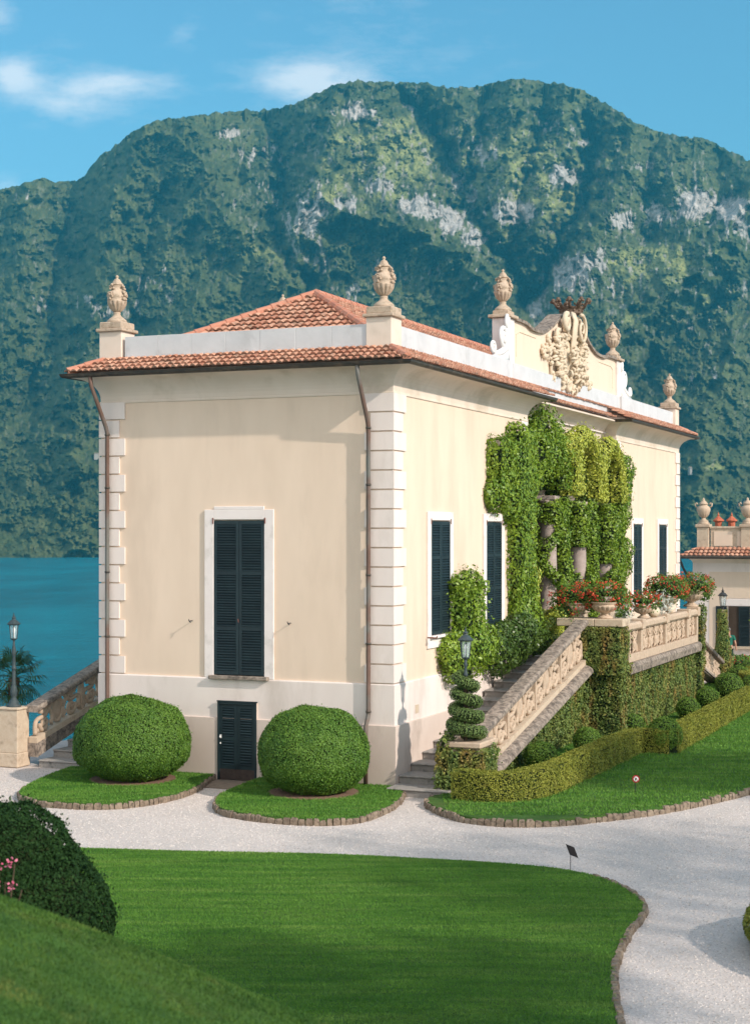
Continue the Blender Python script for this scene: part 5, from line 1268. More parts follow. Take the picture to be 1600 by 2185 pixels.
def arch_tube(a, b, z, rad, x, zs, lift=0.):
    c, r = (a + b) / 2, (b - a) / 2
    P = [(x, a, zs)] + [(x, c - r * math.cos(math.pi * k / 9), z + (r + lift) * math.sin(math.pi * k / 9)) for k in range(10)] + [(x, b, zs)]
    return ('t', P, [rad] * len(P))
SIDE = lambda P: P[:, 0] > -.9
leafmass('climbing_fig', [('b', (.0, .36, 6.75, 8.3, 7.55, 8.5)), ('b', (.0, .34, 6.75, 8.5, 7.0, 7.6)), ('e', (.10, 7.1, 7.0), (.32, .72, .50)), ('b', (.0, .38, 8.3, 10.25, 6.6, 8.8)), ('e', (.12, 9.2, 8.75), (.30, .8, .28)),
          ('b', (.0, .36, 8.55, 10.15, 2.62, 6.7)), ('e', (.15, 9.5, 3.3), (.42, 1.0, .9)), ('e', (.12, 8.3, 6.75), (.28, .4, .5))],
         'fig', .105, 520, .13, 1.1, tilt=.38, stray=.10, stray_len=.18, label='dense light green fig climbing the villa wall right of the second side window', cat='climbing plant')
leafmass('climbing_fig', [('e', (.05, 11.6, 8.75), (.40, 1.05, .85)), arch_tube(10.5, 13.6, 7.5, .32, .05, 7.3), ('e', (.1, 12.6, 8.5), (.36, .7, .6)), ('e', (.1, 10.7, 8.3), (.4, .6, .7))],
         'fig', .10, 560, .16, 1.4, tilt=.75, stray=.22, stray_len=.28, label='loose topmost tuft of fig shoots above the first loggia arch', cat='climbing plant')
leafmass('climbing_fig', [arch_tube(14.5, 17.7, 7.55, .27, .12, 7.2), ('b', (-.05, .42, 13.95, 15.0, 7.15, 8.5)), ('e', (.1, 14.3, 8.7), (.34, .6, .4))],
         'fig_sunlit', .095, 680, .09, 1.5, tilt=.36, stray=.10, stray_len=.18, corefit=.11, label='yellow green fig draped over the middle loggia arch', cat='climbing plant')
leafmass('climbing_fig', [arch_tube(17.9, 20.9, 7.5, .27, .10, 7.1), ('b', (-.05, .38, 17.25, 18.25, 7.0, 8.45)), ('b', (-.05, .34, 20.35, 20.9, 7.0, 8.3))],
         'fig_sunlit', .095, 680, .09, 1.5, tilt=.36, stray=.10, stray_len=.18, corefit=.11, label='yellow green fig draped over the third loggia arch', cat='climbing plant')
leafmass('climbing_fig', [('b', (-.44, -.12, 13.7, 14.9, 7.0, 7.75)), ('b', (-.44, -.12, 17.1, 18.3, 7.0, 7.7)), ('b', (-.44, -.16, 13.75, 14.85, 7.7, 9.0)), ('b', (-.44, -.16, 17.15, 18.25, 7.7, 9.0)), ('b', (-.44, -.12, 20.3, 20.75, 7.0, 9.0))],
         'fig_dark', .095, 500, .07, 1.8, tilt=.36, corefit=.1, label='dark inner fig filling the spandrels between the loggia arches', cat='climbing plant')  # shade of the hollows painted in through the darker leaf colour
leafmass('climbing_fig', [('b', (.0, .30, 20.95, 21.9, 6.95, 8.2)), ('e', (.10, 21.5, 8.3), (.28, .6, .5)), ('e', (.08, 21.7, 6.6), (.24, .5, .5)), ('e', (.08, 21.7, 5.3), (.24, .6, .5)),
          ('e', (.08, 21.9, 4.75), (.2, .5, .32)), ('b', (.0, .26, 20.95, 21.4, 2.6, 5.0)), ('b', (-.05, .26, 20.85, 21.3, 4.6, 7.0))],
         'fig', .10, 480, .14, 1.2, tilt=.38, stray=.08, label='ragged lit fig patches climbing the wall before the far pair of windows', cat='climbing plant')
def col_ivy(v, prims, mat_, label, dens=520): leafmass('climbing_fig', prims, mat_, .10, dens, .08, 2.2, tilt=.45, stray=.08, label=label, cat='climbing plant', corefit=.09)
T = lambda P, r: ('t', P, [r] * len(P))
col_ivy(13.55, [T(wob(helix(13.55, -.3, .42, 2.9, 7.0, 1.2, .4), .25, 1), .15), T(wob(helix(13.55, -.3, .42, 3.3, 7.0, -1.3, 2.2), .25, 5), .14), T([(.05, 14.1, 2.6), (.10, 14.15, 4.0), (.02, 14.1, 5.5), (.0, 13.95, 7.1)], .24),
                ('e', (-.22, 13.55, 6.6), (.44, .44, .5))],
        'fig', 'twisting fig strands round the first loggia column with bare stone showing through')
col_ivy(17.0, [T(wob(helix(16.95, -.3, .40, 2.9, 7.0, 1.1, 3.4), .22, 7), .14), T([(.04, 17.35, 2.6), (.08, 17.4, 4.0), (.03, 17.35, 5.6), (.0, 17.2, 7.1)], .24),
               T([(-.3, 16.95, 5.5), (-.3, 16.95, 7.0)], .38), T(wob(helix(16.95, -.3, .42, 3.2, 4.6, .8, .2), .2, 2), .13)],
        'fig', 'fig sleeve covering the upper half of the second loggia column')
col_ivy(20.35, [T([(-.02, 20.85, 2.6), (.06, 20.9, 4.2), (.02, 20.9, 7.0)], .20), T([(-.22, 20.3, 4.9), (-.22, 20.3, 7.0)], .36),
                T(wob(helix(20.3, -.25, .40, 3.0, 4.8, .9, 1.), .2, 3), .14)],
        'fig', 'fig sleeve round the third loggia column')
leafmass('climbing_fig', [('t', wob([(.1, 10.8, 3.1), (.3, 11.6, 3.35), (.2, 12.4, 3.2), (.1, 13.2, 3.5)], .3, 2), [.24, .2, .22, .24]), ('t', [(.3, 10.7, 2.7), (.5, 11.7, 2.75), (.3, 13.0, 2.8)], [.24, .26, .26]), ('e', (.1, 13.3, 3.2), (.5, .6, .55)), ('t', wob([(-.1, 11.0, 2.6), (.0, 11.0, 3.6), (-.2, 11.3, 4.6), (-.3, 11.6, 5.4)], .2, 2), [.22, .22, .2, .15]),
                          ('e', (.2, 12.1, 2.95), (.4, .5, .4))], 'fig_sunlit', .095, 520, .12, 1.6, tilt=.45, stray=.12, label='low tangle of bright fig at the foot of the first loggia column', cat='climbing plant', corefit=.1)
leafmass('climbing_fig', [T([(-.5, 11.1, 2.6), (-.55, 11.15, 5.0), (-.5, 11.1, 8.0)], .26), arch_tube(10.9, 13.7, 7.6, .3, -.35, 7.3)], 'fig_dark', .10, 480, .12, 1.6, tilt=.45, label='dark shaded fig lining the first loggia arch', cat='climbing plant', bounds=SIDE, corefit=.12)  # arch shade also carried by the darker leaf colour
leafmass('wall_shrub', [('b', (.0, .42, 3.75, 5.35, 3.2, 4.7)), ('e', (.15, 4.5, 4.65), (.36, .85, .35)), ('e', (.2, 3.6, 2.9), (.45, .75, .65)), ('e', (.2, 4.6, 2.95), (.5, .9, .6)), ('e', (.2, 5.7, 3.0), (.42, .8, .55))],
         'fig', .10, 560, .13, 1.6, tilt=.45, stray=.14, stray_len=.22, label='upright fig shrub against the wall between the two near side windows', cat='shrub')
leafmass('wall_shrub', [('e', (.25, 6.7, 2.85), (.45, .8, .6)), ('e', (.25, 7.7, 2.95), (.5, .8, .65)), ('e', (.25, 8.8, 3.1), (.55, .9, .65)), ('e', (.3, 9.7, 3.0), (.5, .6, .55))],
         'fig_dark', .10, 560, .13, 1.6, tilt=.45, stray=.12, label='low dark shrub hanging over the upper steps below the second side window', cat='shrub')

# ---------------------------------------------------------------- clipped bushes, balls and hedges
def clipped(name, x, y, z, r, matn, size, dens, label, cat, group=None, squash=None, flat=-.35):
    t = thing(name, x, y, 0, label, cat, group)
    cz = z + r[2] * .78
    leafmass('foliage', [('e', (x, y, cz), r)], matn, size, dens, .035, 2.6, parent=t, tilt=.45, stray=.01, stray_len=.07)
    m = MB(); m.tube([(x, y, 0), (x, y, cz)], .07, 8); m.build('trunk', 'bark', t); return t
def big_ball(x, y, rx, ry, h, label):
    t = thing('clipped_bush', x, y, 0, label, 'bush', 'two big clipped bushes by the small door')
    # flattened dome: widest at 40 % of the height, tucked in at the bottom
    n = 95000; th = rng.uniform(0, 2 * math.pi, n); q = rng.random(n); V = []
    def prof(s):  # s 0..1 from bottom to top -> (radius factor, height)
        a = -math.pi * .40 + s * math.pi * .90
        return np.cos(a) ** .80, np.where(np.sin(a) < 0, np.sin(a) * .40, np.sin(a) * .60)
    rad, zz = prof(q); keep = rng.random(n) < rad + .05; th, rad, zz, q = th[keep], rad[keep], zz[keep], q[keep]; n = len(th)
    lo = -math.sin(math.pi * .40) * .40
    z0 = .17; Z = z0 + (zz - lo) / (.60 - lo) * h
    P = np.stack([x + rad * rx * np.cos(th), y + rad * ry * np.sin(th), Z], 1)
    a = -math.pi * .40 + q * math.pi * .90; N_ = np.stack([np.cos(a) * np.cos(th), np.cos(a) * np.sin(th), np.sin(a) * 1.1], 1); N_ /= np.linalg.norm(N_, axis=1)[:, None]
    lump = (vnoise(P, 1.6, 2. + x) - .5) * .12 + (vnoise(P, 4.5, 7. + x) - .5) * .055
    P = P + N_ * (lump + rng.normal(0, .012, n))[:, None]; st = rng.random(n) < .012; P[st] += N_[st] * rng.uniform(.01, .07, st.sum())[:, None]
    nr = N_ + rng.normal(0, .42, (n, 3)); nr /= np.linalg.norm(nr, axis=1)[:, None]; d = rng.normal(size=(n, 3)); d -= nr * (d * nr).sum(1)[:, None]; d /= np.linalg.norm(d, axis=1)[:, None]; s = np.cross(nr, d)
    sz = .043 * rng.uniform(.6, 1.3, n)[:, None]
    V = np.stack([P - d * sz * .5, P + s * sz * .32, P + d * sz * .5, P - s * sz * .32], 1).reshape(-1, 3); F = np.arange(4 * n).reshape(n, 4)
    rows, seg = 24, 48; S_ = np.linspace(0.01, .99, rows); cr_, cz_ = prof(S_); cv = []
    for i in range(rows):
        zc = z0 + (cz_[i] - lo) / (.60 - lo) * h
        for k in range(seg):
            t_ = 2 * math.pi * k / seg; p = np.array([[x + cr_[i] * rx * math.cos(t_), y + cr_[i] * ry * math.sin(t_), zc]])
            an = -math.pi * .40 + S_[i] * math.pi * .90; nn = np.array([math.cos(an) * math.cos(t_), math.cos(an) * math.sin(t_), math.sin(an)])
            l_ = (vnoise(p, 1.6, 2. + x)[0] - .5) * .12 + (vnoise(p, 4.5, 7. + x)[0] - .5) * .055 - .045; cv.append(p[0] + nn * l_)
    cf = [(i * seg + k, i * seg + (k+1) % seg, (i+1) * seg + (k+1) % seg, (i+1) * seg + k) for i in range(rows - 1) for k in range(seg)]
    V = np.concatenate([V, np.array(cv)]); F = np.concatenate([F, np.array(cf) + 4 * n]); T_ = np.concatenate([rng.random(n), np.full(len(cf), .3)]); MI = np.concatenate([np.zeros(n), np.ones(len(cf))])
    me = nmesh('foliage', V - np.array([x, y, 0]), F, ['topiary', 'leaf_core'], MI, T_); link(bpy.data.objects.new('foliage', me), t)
    m = MB(); m.tube([(x, y, 0), (x, y, .8)], .12, 8); m.build('trunk', 'bark', t)
big_ball(BALL_L[0], BALL_L[1], 1.40, 1.30, 1.90, 'big dome shaped clipped bush left of the small door')
big_ball(BALL_R[0], BALL_R[1], 1.24, 1.25, 1.90, 'big dome shaped clipped bush between the small door and the villa corner')
HA = cat_spline([(1.98, -1.15), (2.6, -1.22), (3.15, -1.0), (3.5, -.4), (3.66, .6), (3.72, 2.5), (3.78, 5), (3.84, 7.55)], 4)
leafmass('boxwood_hedge', [('h', HA, .24, .12, .76)], 'hedge', .044, 2600, .035, 2.2, at=(3.6, 2, .1), tilt=.5, stray=.02, label='near stretch of low clipped boxwood hedge curving from the stair foot', cat='hedge')
leafmass('boxwood_hedge', [('h', [(3.84, 7.78), (4.78, 7.78)], .22, .12, .76)], 'hedge', .044, 2600, .03, 2.2, at=(4.4, 7.7, .1), tilt=.5, label='short cross piece of boxwood hedge where the line steps outward', cat='hedge')
leafmass('boxwood_hedge', [('h', [(4.72, 7.75), (4.74, 14), (4.74, 21.0)], .24, .12, .76)], 'hedge', .046, 2100, .035, 2.2, at=(4.7, 14, .1), tilt=.5, stray=.02, label='far straight stretch of low clipped boxwood hedge on the right', cat='hedge')
leafmass('boxwood_hedge', [('h', [(4.6, 22.2), (4.6, 24.0), (3.6, 26.0), (3.5, 31.0)], .26, .12, .8)], 'hedge', .06, 900, .035, 2.2, at=(4.2, 26, .1), tilt=.5, label='farthest boxwood hedge among the small clipped balls', cat='hedge')
bl = [(2.44, 3.7, .36, .62, 'nearest small clipped ball behind the curved hedge'), (2.72, 7.0, .33, .62, 'small clipped ball at the foot of the ivy clad stair wall'), (2.95, 11.2, .31, .55, 'small dark clipped ball beside the terrace pier'),
      (4.55, 8.0, .42, .85, 'clipped ball at the corner where the hedge steps outward'), (3.56, 15.9, .34, .6, 'clipped ball halfway along the ivy clad terrace wall'), (3.5, 19.3, .36, .6, 'clipped ball near the far end of the terrace wall'),
      (3.9, 21.2, .42, .95, 'tall egg shaped clipped ball beyond the terrace'), (4.5, 22.6, .45, .8, 'broad clipped ball beside the farthest hedge'), (3.15, 24.5, .36, .65, 'small clipped ball in front of the ivy clad column'), (3.3, 29.2, .45, .75, 'farthest clipped ball near the red flower bed'), (3.2, 26.8, .42, .75, 'clipped ball at the bend of the farthest hedge')]
for x, y, r, top_, l in bl:
    t = thing('boxwood_ball', x, y, 0, l, 'bush', 'small clipped balls along the boxwood hedge')
    r *= 1.12; top_ += .10; rz = max(r * .85, top_ / 2)
    leafmass('foliage', [('e', (x, y, top_ - rz + .1), (r, r, rz))], 'ball_leaf', .05, 2200 if y < 10 else 1300, .02, 3, parent=t, tilt=.45)
    m = MB(); m.tube([(x, y, -.02), (x, y, .4)], .04, 6); m.build('trunk', 'bark', t)
# spiral topiary
t = thing('spiral_topiary', 1.80, -.05, 1.26, 'corkscrew clipped topiary at the stair foot with a lamp rising from its middle', 'topiary')
P = []; Rd = []
for k in range(121):
    s = k / 120; a = -4.15 * 2 * math.pi * s + 2.2; rr_ = .36 - .19 * s; P.append((1.80 + rr_ * math.cos(a), -.05 + rr_ * math.sin(a), 1.34 + 1.46 * s)); Rd.append(.135 - .018 * s if s < .97 else .09)
leafmass('foliage', [('t', P, Rd)], 'spiral_leaf', .042, 2600, .02, 4, parent=t, tilt=.45, corefit=.03)
m = MB(); m.tube([(1.80, -.05, 1.1), (1.80, -.05, 2.7)], .05, 8); m.build('trunk', 'bark', t)
# ivy clad column beyond the terrace
t = thing('ivy_column', 1.8, 31.2, 0, 'slim column sheathed in ivy carrying a lamp near the far house', 'column')
leafmass('ivy', [('t', [(1.8, 31.2, .0), (1.8, 31.2, .9), (1.8, 31.2, 1.5), (1.8, 31.2, 2.86)], [.42, .36, .24, .20])], 'creeper', .08, 900, .05, 2, parent=t, tilt=.5)
m = MB(); m.tube([(1.8, 31.2, 0), (1.8, 31.2, 2.85)], .12, 8); m.build('shaft', 'pier_stone', t)

# ---------------------------------------------------------------- lamps
def lamp(x, y, z, post, s, matn, label):
    t = thing('garden_lamp', x, y, z, label, 'lamp', 'wrought lanterns of the garden')
    m = MB(); m.smooth = True
    if post > 1:
        p = post / 1.70; prof = [(.19, 0), (.19, .03), (.15, .06), (.12, .14), (.075, .20), (.06, .24), (.085, .30), (.095, .40), (.07, .52), (.055, .56), (.06, .58), (.048, .62), (.05, .9), (.042, .94), (.07, .97), (.07, .99), (.045, 1.02), (.048, 1.1), (.04, 1.3), (.05, 1.32), (.065, 1.4), (.045, 1.5), (.028, 1.58), (.028, 1.7)]
        m.lathe((x, y, z), [(a, b * p) for a, b in prof], 14)
    else: m.lathe((x, y, z), [(.06, 0), (.05, .06), (.035, .1), (.032, post * .6), (.05, post * .7), (.03, post * .8), (.04, post)], 12)
    m.build('post', matn, t)
    zb = z + post; m = MB()
    n = 6
    def ringp(r, zz, ph=0): return [(x + r * math.cos(2*math.pi*k/n + ph), y + r * math.sin(2*math.pi*k/n + ph), zz) for k in range(n)]
    r0, r1, h = .085 * s, .125 * s, .36 * s
    m.lathe((x, y, zb), [(.03*s, 0), (.07*s, .02*s), (.09*s, .03*s), (.095*s, .05*s)], 6)
    A, B = ringp(r0, zb + .05*s), ringp(r1, zb + .05*s + h)
    for k in range(n): m.tube([A[k], B[k]], .010 * s, 5)
    cage = m.build('lantern_frame', matn, t)
    m = MB(); m.smooth = False; zt2 = zb + .05*s + h
    m.lathe((x, y, zt2), [(.13*s, -.015*s), (.165*s, .0), (.175*s, .02*s), (.15*s, .035*s), (.13*s, .055*s), (.10*s, .09*s), (.05*s, .12*s), (.04*s, .15*s), (.06*s, .165*s), (.055*s, .18*s), (.02*s, .20*s), (.025*s, .225*s), (.012*s, .25*s), (.008*s, .30*s)], 12); m.build('roof', matn, t)
    m = MB(); A, B = ringp(r0 * .93, zb + .055*s), ringp(r1 * .93, zt2 - .018*s); m.add(A + B, [(k, (k+1) % n, n + (k+1) % n, n + k) for k in range(n)]); m.build('glass', 'lamp_glass', t)
    m = MB(); m.smooth = True; m.lathe((x, y, zb + .05*s), [(.012*s, 0), (.02*s, .05*s), (.02*s, .12*s), (.035*s, .17*s), (.04*s, .22*s), (.025*s, .27*s), (.0, .29*s)], 10); m.build('bulb', 'bulb', t)
    return t
lamp(-10.45, -.06, 1.52, 1.70, 1.0, 'iron', 'tall blue grey cast iron lamp on the stone pier against the lake')
lamp(1.80, -.05, 2.72, .38, 1.06, 'iron', 'small lantern rising out of the spiral topiary')
lamp(1.80, 31.2, 2.86, .08, 1.15, 'dark_iron', 'dark lantern on top of the ivy clad column near the far house')

# ---------------------------------------------------------------- flower urns on the terrace
def petals(name, prims, n, size, matn, parent):
    Ps, Ns = [], []
    tot = sum(area(p) for p in prims)
    for p in prims: a, b = samp(p, max(4, int(n * area(p) / tot * 1.4))); k = a[:, 2] > p[1][2] - p[2][2] * .55; Ps.append(a[k]); Ns.append(b[k])
    P, Nn = np.concatenate(Ps), np.concatenate(Ns); pick = rng.permutation(len(P))[:n]; P, Nn = P[pick], Nn[pick]; P = P + Nn * rng.uniform(-.02, .09, (len(P), 1))
    V, F, T_ = [], [], []; c = 0
    for p in P:          # each blossom head: a small cluster of petals
        for q in range(7):
            o_ = p + rng.normal(0, size * .5, 3); d = rng.normal(size=3); d /= np.linalg.norm(d); e = np.cross(d, rng.normal(size=3)); e /= np.linalg.norm(e); g_2 = size * .75
            V += [o_ - d * g_2 * .5, o_ + e * g_2 * .45, o_ + d * g_2 * .5, o_ - e * g_2 * .45]; F.append((c, c+1, c+2, c+3)); c += 4; T_.append(rng.random())
    o3 = np.array([parent['_ax'], parent['_ay'], parent['_az']])
    link(bpy.data.objects.new(name, nmesh(name, np.array(V) - o3, np.array(F), [matn], None, np.array(T_))), parent)
def flower_urn(x, y, z, s, fl, label, matf='red_petal', nf=60, bowl=True):
    t = thing('flower_urn', x, y, z, label, 'planter', 'stone bowls of geraniums on the terrace edge')
    m = MB(); m.smooth = True; pr = [(.24, 0), (.25, .04), (.2, .07), (.12, .12), (.11, .16), (.14, .18, .0), (.26, .22, .12), (.36, .28, .16), (.41, .35, .14), (.42, .39, .05), (.38, .41), (.37, .44), (.40, .47), (.43, .49), (.42, .51), (.37, .51), (.34, .44), (.05, .42)]
    m.lathe((x, y, z), [(p[0]*s, p[1]*s) + ((p[2],) if len(p) > 2 else ()) for p in pr], 64, 16); m.build('bowl', 'stone_pink', t)
    pr = [('e', (x + a * s, y + b * s, z + c * s), (d * s, e * s, f * s)) for a, b, c, d, e, f in fl]
    leafmass('plant', pr, 'geranium_leaf', .075, 420, .10, 3, parent=t, tilt=.9, stray=.15, stray_len=.15, corefit=.16)
    petals('blossom', pr, int(nf * 1.5), .07, matf, t)
flower_urn(1.40, V0 + .30, 3.52, .85, [(0, .1, .75, .62, .6, .42), (-.55, .1, .55, .4, .4, .35), (.35, 0, .6, .4, .4, .3), (-.2, -.35, .25, .35, .25, .35)], 'dark bowl overflowing with red geraniums at the left end of the corner slab', nf=75)
flower_urn(2.28, V0 + .15, 3.52, .92, [(0, .15, .80, .5, .55, .30), (.42, .25, .55, .28, .4, .36), (-.45, .2, .5, .25, .3, .3)], 'fluted stone bowl with trailing red geraniums on the terrace corner slab', nf=55)
flower_urn(2.55, 14.1, 3.36, .72, [(0, 0, .72, .7, .7, .32), (0, .6, .6, .3, .3, .25)], 'low bowl with pinkish red geraniums midway along the terrace rail', nf=45)
flower_urn(2.35, 18.2, 3.42, .9, [(0, 0, .78, .75, .8, .48), (0, .9, .8, .5, .6, .4)], 'bowl with a wide mass of red geraniums near the far rail end', nf=85)
flower_urn(2.62, 20.9, 3.42, 1.05, [(0, 0, .72, .62, .8, .34), (.35, .5, .55, .3, .4, .4), (-.3, -.7, .6, .4, .5, .35)], 'farthest fluted bowl with coral geraniums on the terrace end post', nf=80)
leafmass('silver_plant', [('e', (2.55, 16.0, 3.66), (.3, 1.1, .30))], 'silver_leaf', .16, 120, .16, 3, tilt=1., stray=.3, stray_len=.2, aspect=.22, corefit=.2, label='silvery white leaved plant spilling over the terrace rail', cat='plant')
leafmass('silver_plant', [('e', (2.5, 12.1, 3.6), (.22, .5, .25))], 'silver_leaf', .12, 140, .12, 3, tilt=1., stray=.3, aspect=.25, corefit=.16, label='small grey leaved plant beside the fluted corner bowl', cat='plant')
def shell(x, y, z, s, label):
    m = MB(); m.smooth = True; m.ell((x, y, z + .16 * s), (.17 * s, .22 * s, .15 * s), 12, 8, .25, k=4); m.tube([(x, y - .1 * s, z + .1), (x, y - .25 * s, z + .2 * s), (x + .05, y - .2 * s, z + .32 * s)], [.09 * s, .1 * s, .05 * s], 8)
    m.ell((x, y + .18 * s, z + .25 * s), .09 * s, 9, 7)
    m.build('stone_ornament', 'carving', label=label, cat='ornament')
shell(2.7, 14.9, 3.34, 1.15, 'pale carved scroll ornament on the terrace rail beside the low geranium bowl'); shell(2.66, 17.35, 3.34, .8, 'small pale carved ornament on the terrace rail next to the dark bowl')

# ================================================================ FAR VILLA
FV = 40.2
fvt = thing('far_villa', 0, FV, 0, 'smaller pale villa with red tiled eaves and urns beyond the far stairs', 'villa')
m = MB(); x0, x1 = -1.26, 14.
xs = [x0, -.5, .38, 1.36, 4.0, 4.98, x1]; 
m.box(x0, x1, FV, FV + 7, -.3, 4.62, .5); m.build('wall', 'plaster', fvt)
m = MB(); m.box(-.5, .36, FV - .012, FV - .002, .35, 4.16, .5); m.box(1.38, 4.0, FV - .012, FV - .002, .35, 4.16, .5); m.box(.36, 1.38, FV - .012, FV - .002, 2.95, 4.16, .5); m.box(5.0, 13.5, FV - .012, FV - .002, .35, 4.16, .5); m.build('wall_panel', 'cream', fvt)
for a in (.40, 4.2):
    m = MB(); m.bbox(a - .22, a + 1.18, FV - .04, FV - .014, 2.60, 2.9, .005); wf = m.build('window', 'white_trim', fvt)
    m = MB(); m.bbox(a - .3, a + 1.3, FV - .16, FV - .014, .62, .74, .01); m.build('sill', 'pier_stone', wf)
    m = MB(); m.box(a, a + .48, FV - .03, FV - .013, .75, 2.58); m.build('opening', 'dark_room', wf)
    shutter_leaf('y', FV, a - .58, a - .08, .76, 2.58, .02, (.5,), wf); shutter_leaf('y', FV, a + .46, a + .98, .76, 2.58, .02, (.5,), wf)
c_ = MB()
prof = [(.0, 4.55)] + [(.44 * (1 - math.cos(k / 8 * math.pi / 2)), 4.55 + .26 * math.sin(k / 8 * math.pi / 2)) for k in range(9)]
FO = [(x0, FV), (x1, FV), (x1, FV + 7), (x0, FV + 7)]
ring(c_, FO, prof + [(.5, 4.81), (.5, 4.86), (-.3, 5.2)], .5); c_.build('cornice', 'cornice', fvt, smooth=True)
rf = MB(); L_ = x1 - x0 + 1.1; sl = math.hypot(.42, .85)
tiles(rf, (x0 - .55, FV - .55, 4.86), (1, 0, 0), (0, .85 / sl, .42 / sl), (0, -.42 / sl, .85 / sl), L_, sl, lambda t: t * .9, lambda t: L_, tl=.30)
tiles(rf, (x0 - .55, FV + 7.5, 4.86), (0, -1, 0), (.85 / sl, 0, .42 / sl), (-.42 / sl, 0, .85 / sl), 8.05, sl, lambda t: 0, lambda t: 8.05 - t * .9, tl=.30)
rf.build('roof', 'tile', fvt)
m = MB(); m.tube([(x0 - .58, FV - .6, 4.84), (x1, FV - .6, 4.84)], .075, 8); m.build('gutter', 'gutter', fvt)
m = MB(); m.tube([(x0 - .5, FV - .5, 4.74), (x0 - .38, FV - .35, 4.35), (x0 - .12, FV - .1, 3.75), (x0 - .10, FV - .08, 1.0)], .055, 8); m.build('downpipe', 'dark_iron', fvt)
m = MB(); m.box(-.5, x1 - .3, FV + .38, FV + .55, 5.2, 6.16); m.bbox(-.55, x1 - .3, FV + .33, FV + .6, 6.16, 6.26, .015); pa = m.build('parapet', 'pier_stone', fvt)
for a in (-.45, .62, 1.75, 2.9):
    m = MB(); m.bbox(a + .1, a + .95, FV + .355, FV + .378, 5.35, 6.02, .004); m.build('parapet_panel', 'cream', pa)
for a in (-.85, 1.18, 3.4):
    m = MB(); m.bbox(a - .27, a + .27, FV + .25, FV + .70, 5.1, 6.22, .01); pr = m.build('parapet_pier', 'pier_stone', fvt)
    m = MB(); m.bbox(a - .34, a + .34, FV + .18, FV + .77, 6.22, 6.36, .02); m.build('pier_cap', 'stone_pink', pr)
for a in (-.32, .30):
    m = MB(); m.lathe((a, FV + 1.3, 5.9), [(.16, 0), (.16, .55), (.20, .58), (.27, .62), (.26, .66), (.16, .74), (.10, .80), (.04, .84), (.05, .9), (.03, .95), (0, 1.05)], 8); m.build('chimney_pot', 'terracotta', fvt)
def make_urn2(x, y, z, s, label):
    t = thing('handled_urn', x, y, z, label, 'urn', 'handled urns on the far villa')
    b = MB(); b.smooth = True; b.lathe((x, y, z), [(.28*s, 0), (.28*s, .06*s), (.2*s, .1*s), (.24*s, .14*s), (.1*s, .24*s), (.09*s, .3*s)], 20); b.build('foot', 'stone_pink', t)
    b = MB(); b.smooth = True; b.lathe((x, y, z), [(.1*s, .3*s), (.2*s, .38*s, .15), (.27*s, .48*s, .15), (.27*s, .52*s, .03), (.31*s, .62*s), (.32*s, .72*s), (.26*s, .82*s), (.17*s, .88*s), (.2*s, .93*s)], 48, 12); b.build('bowl', 'stone_pink', t)
    b = MB(); b.smooth = True; b.lathe((x, y, z), [(.22*s, .93*s), (.2*s, .97*s), (.12*s, 1.06*s), (.05*s, 1.12*s), (.06*s, 1.17*s), (.0, 1.25*s)], 20); b.build('lid', 'stone_pink', t)
    for sd in (-1, 1):
        b = MB(); b.smooth = True; b.tube([(x + sd*.26*s, y, z + .75*s), (x + sd*.38*s, y, z + .85*s), (x + sd*.40*s, y, z + .97*s), (x + sd*.33*s, y, z + 1.0*s), (x + sd*.28*s, y, z + .92*s)], .035*s, 7); b.build('handle', 'stone_pink', t)
    return t
ru = make_urn2(-.85, FV + .47, 6.36, 1., 'handled urn on the left corner pier of the far villa')
copy_thing(ru, 1.18, FV + .47, 6.36, label='handled urn at the right picture edge on the far villa parapet')

# ---------------------------------------------------------------- person by the far villa
pw_ = Vector((15.12, 69.0, .12)); px0, py0 = LV(pw_.x, pw_.y)
per = thing('person', px0, py0, .12, 'person with grey hair in a green shirt and dark shorts walking away', 'person')
def skinfig(name, nodes, edges, matn, parent, sub=2):
    me = bpy.data.meshes.new(name); me.from_pydata([n[0] for n in nodes], edges, []); me.materials.append(MATS[matn])
    o = bpy.data.objects.new(name, me); link(o, parent); md = o.modifiers.new('Skin', 'SKIN'); md.use_smooth_shade = True
    if not me.skin_vertices: return o
    for i, n in enumerate(nodes):
        r = n[1]; me.skin_vertices[0].data[i].radius = (r, r) if not isinstance(r, tuple) else r; me.skin_vertices[0].data[i].use_root = (i == 0)
    s = o.modifiers.new('Sub', 'SUBSURF'); s.levels = 1; s.render_levels = sub
    return o
B_ = [((0, 0, .92), (.15, .11)), ((.0, .04, 1.12), (.14, .10)), ((-.01, .09, 1.34), (.17, .11)), ((-.02, .12, 1.46), (.06, .06)), ((-.03, .15, 1.56), (.055, .06)), ((-.04, .17, 1.66), (.08, .095)), ((-.04, .17, 1.74), (.05, .06)),
      ((-.18, .10, 1.40), .055), ((-.26, .12, 1.14), .043), ((-.27, .28, .94), .034), ((-.27, .34, .87), (.04, .022)), ((.18, .08, 1.40), .055), ((.27, .02, 1.14), .043), ((.30, .06, .88), .034), ((.30, .09, .80), (.04, .022)),
      ((-.09, .0, .86), .085), ((-.11, .14, .48), .06), ((-.10, .02, .09), .038), ((-.11, .14, .03), .035), ((.09, 0, .86), .085), ((.12, -.03, .47), .06), ((.13, -.22, .14), .038), ((.13, -.12, .05), .035)]
E_2 = [(0, 1), (1, 2), (2, 3), (3, 4), (4, 5), (5, 6), (2, 7), (7, 8), (8, 9), (9, 10), (2, 11), (11, 12), (12, 13), (13, 14), (0, 15), (15, 16), (16, 17), (17, 18), (0, 19), (19, 20), (20, 21), (21, 22)]
skinfig('body', B_, E_2, 'skin', per)
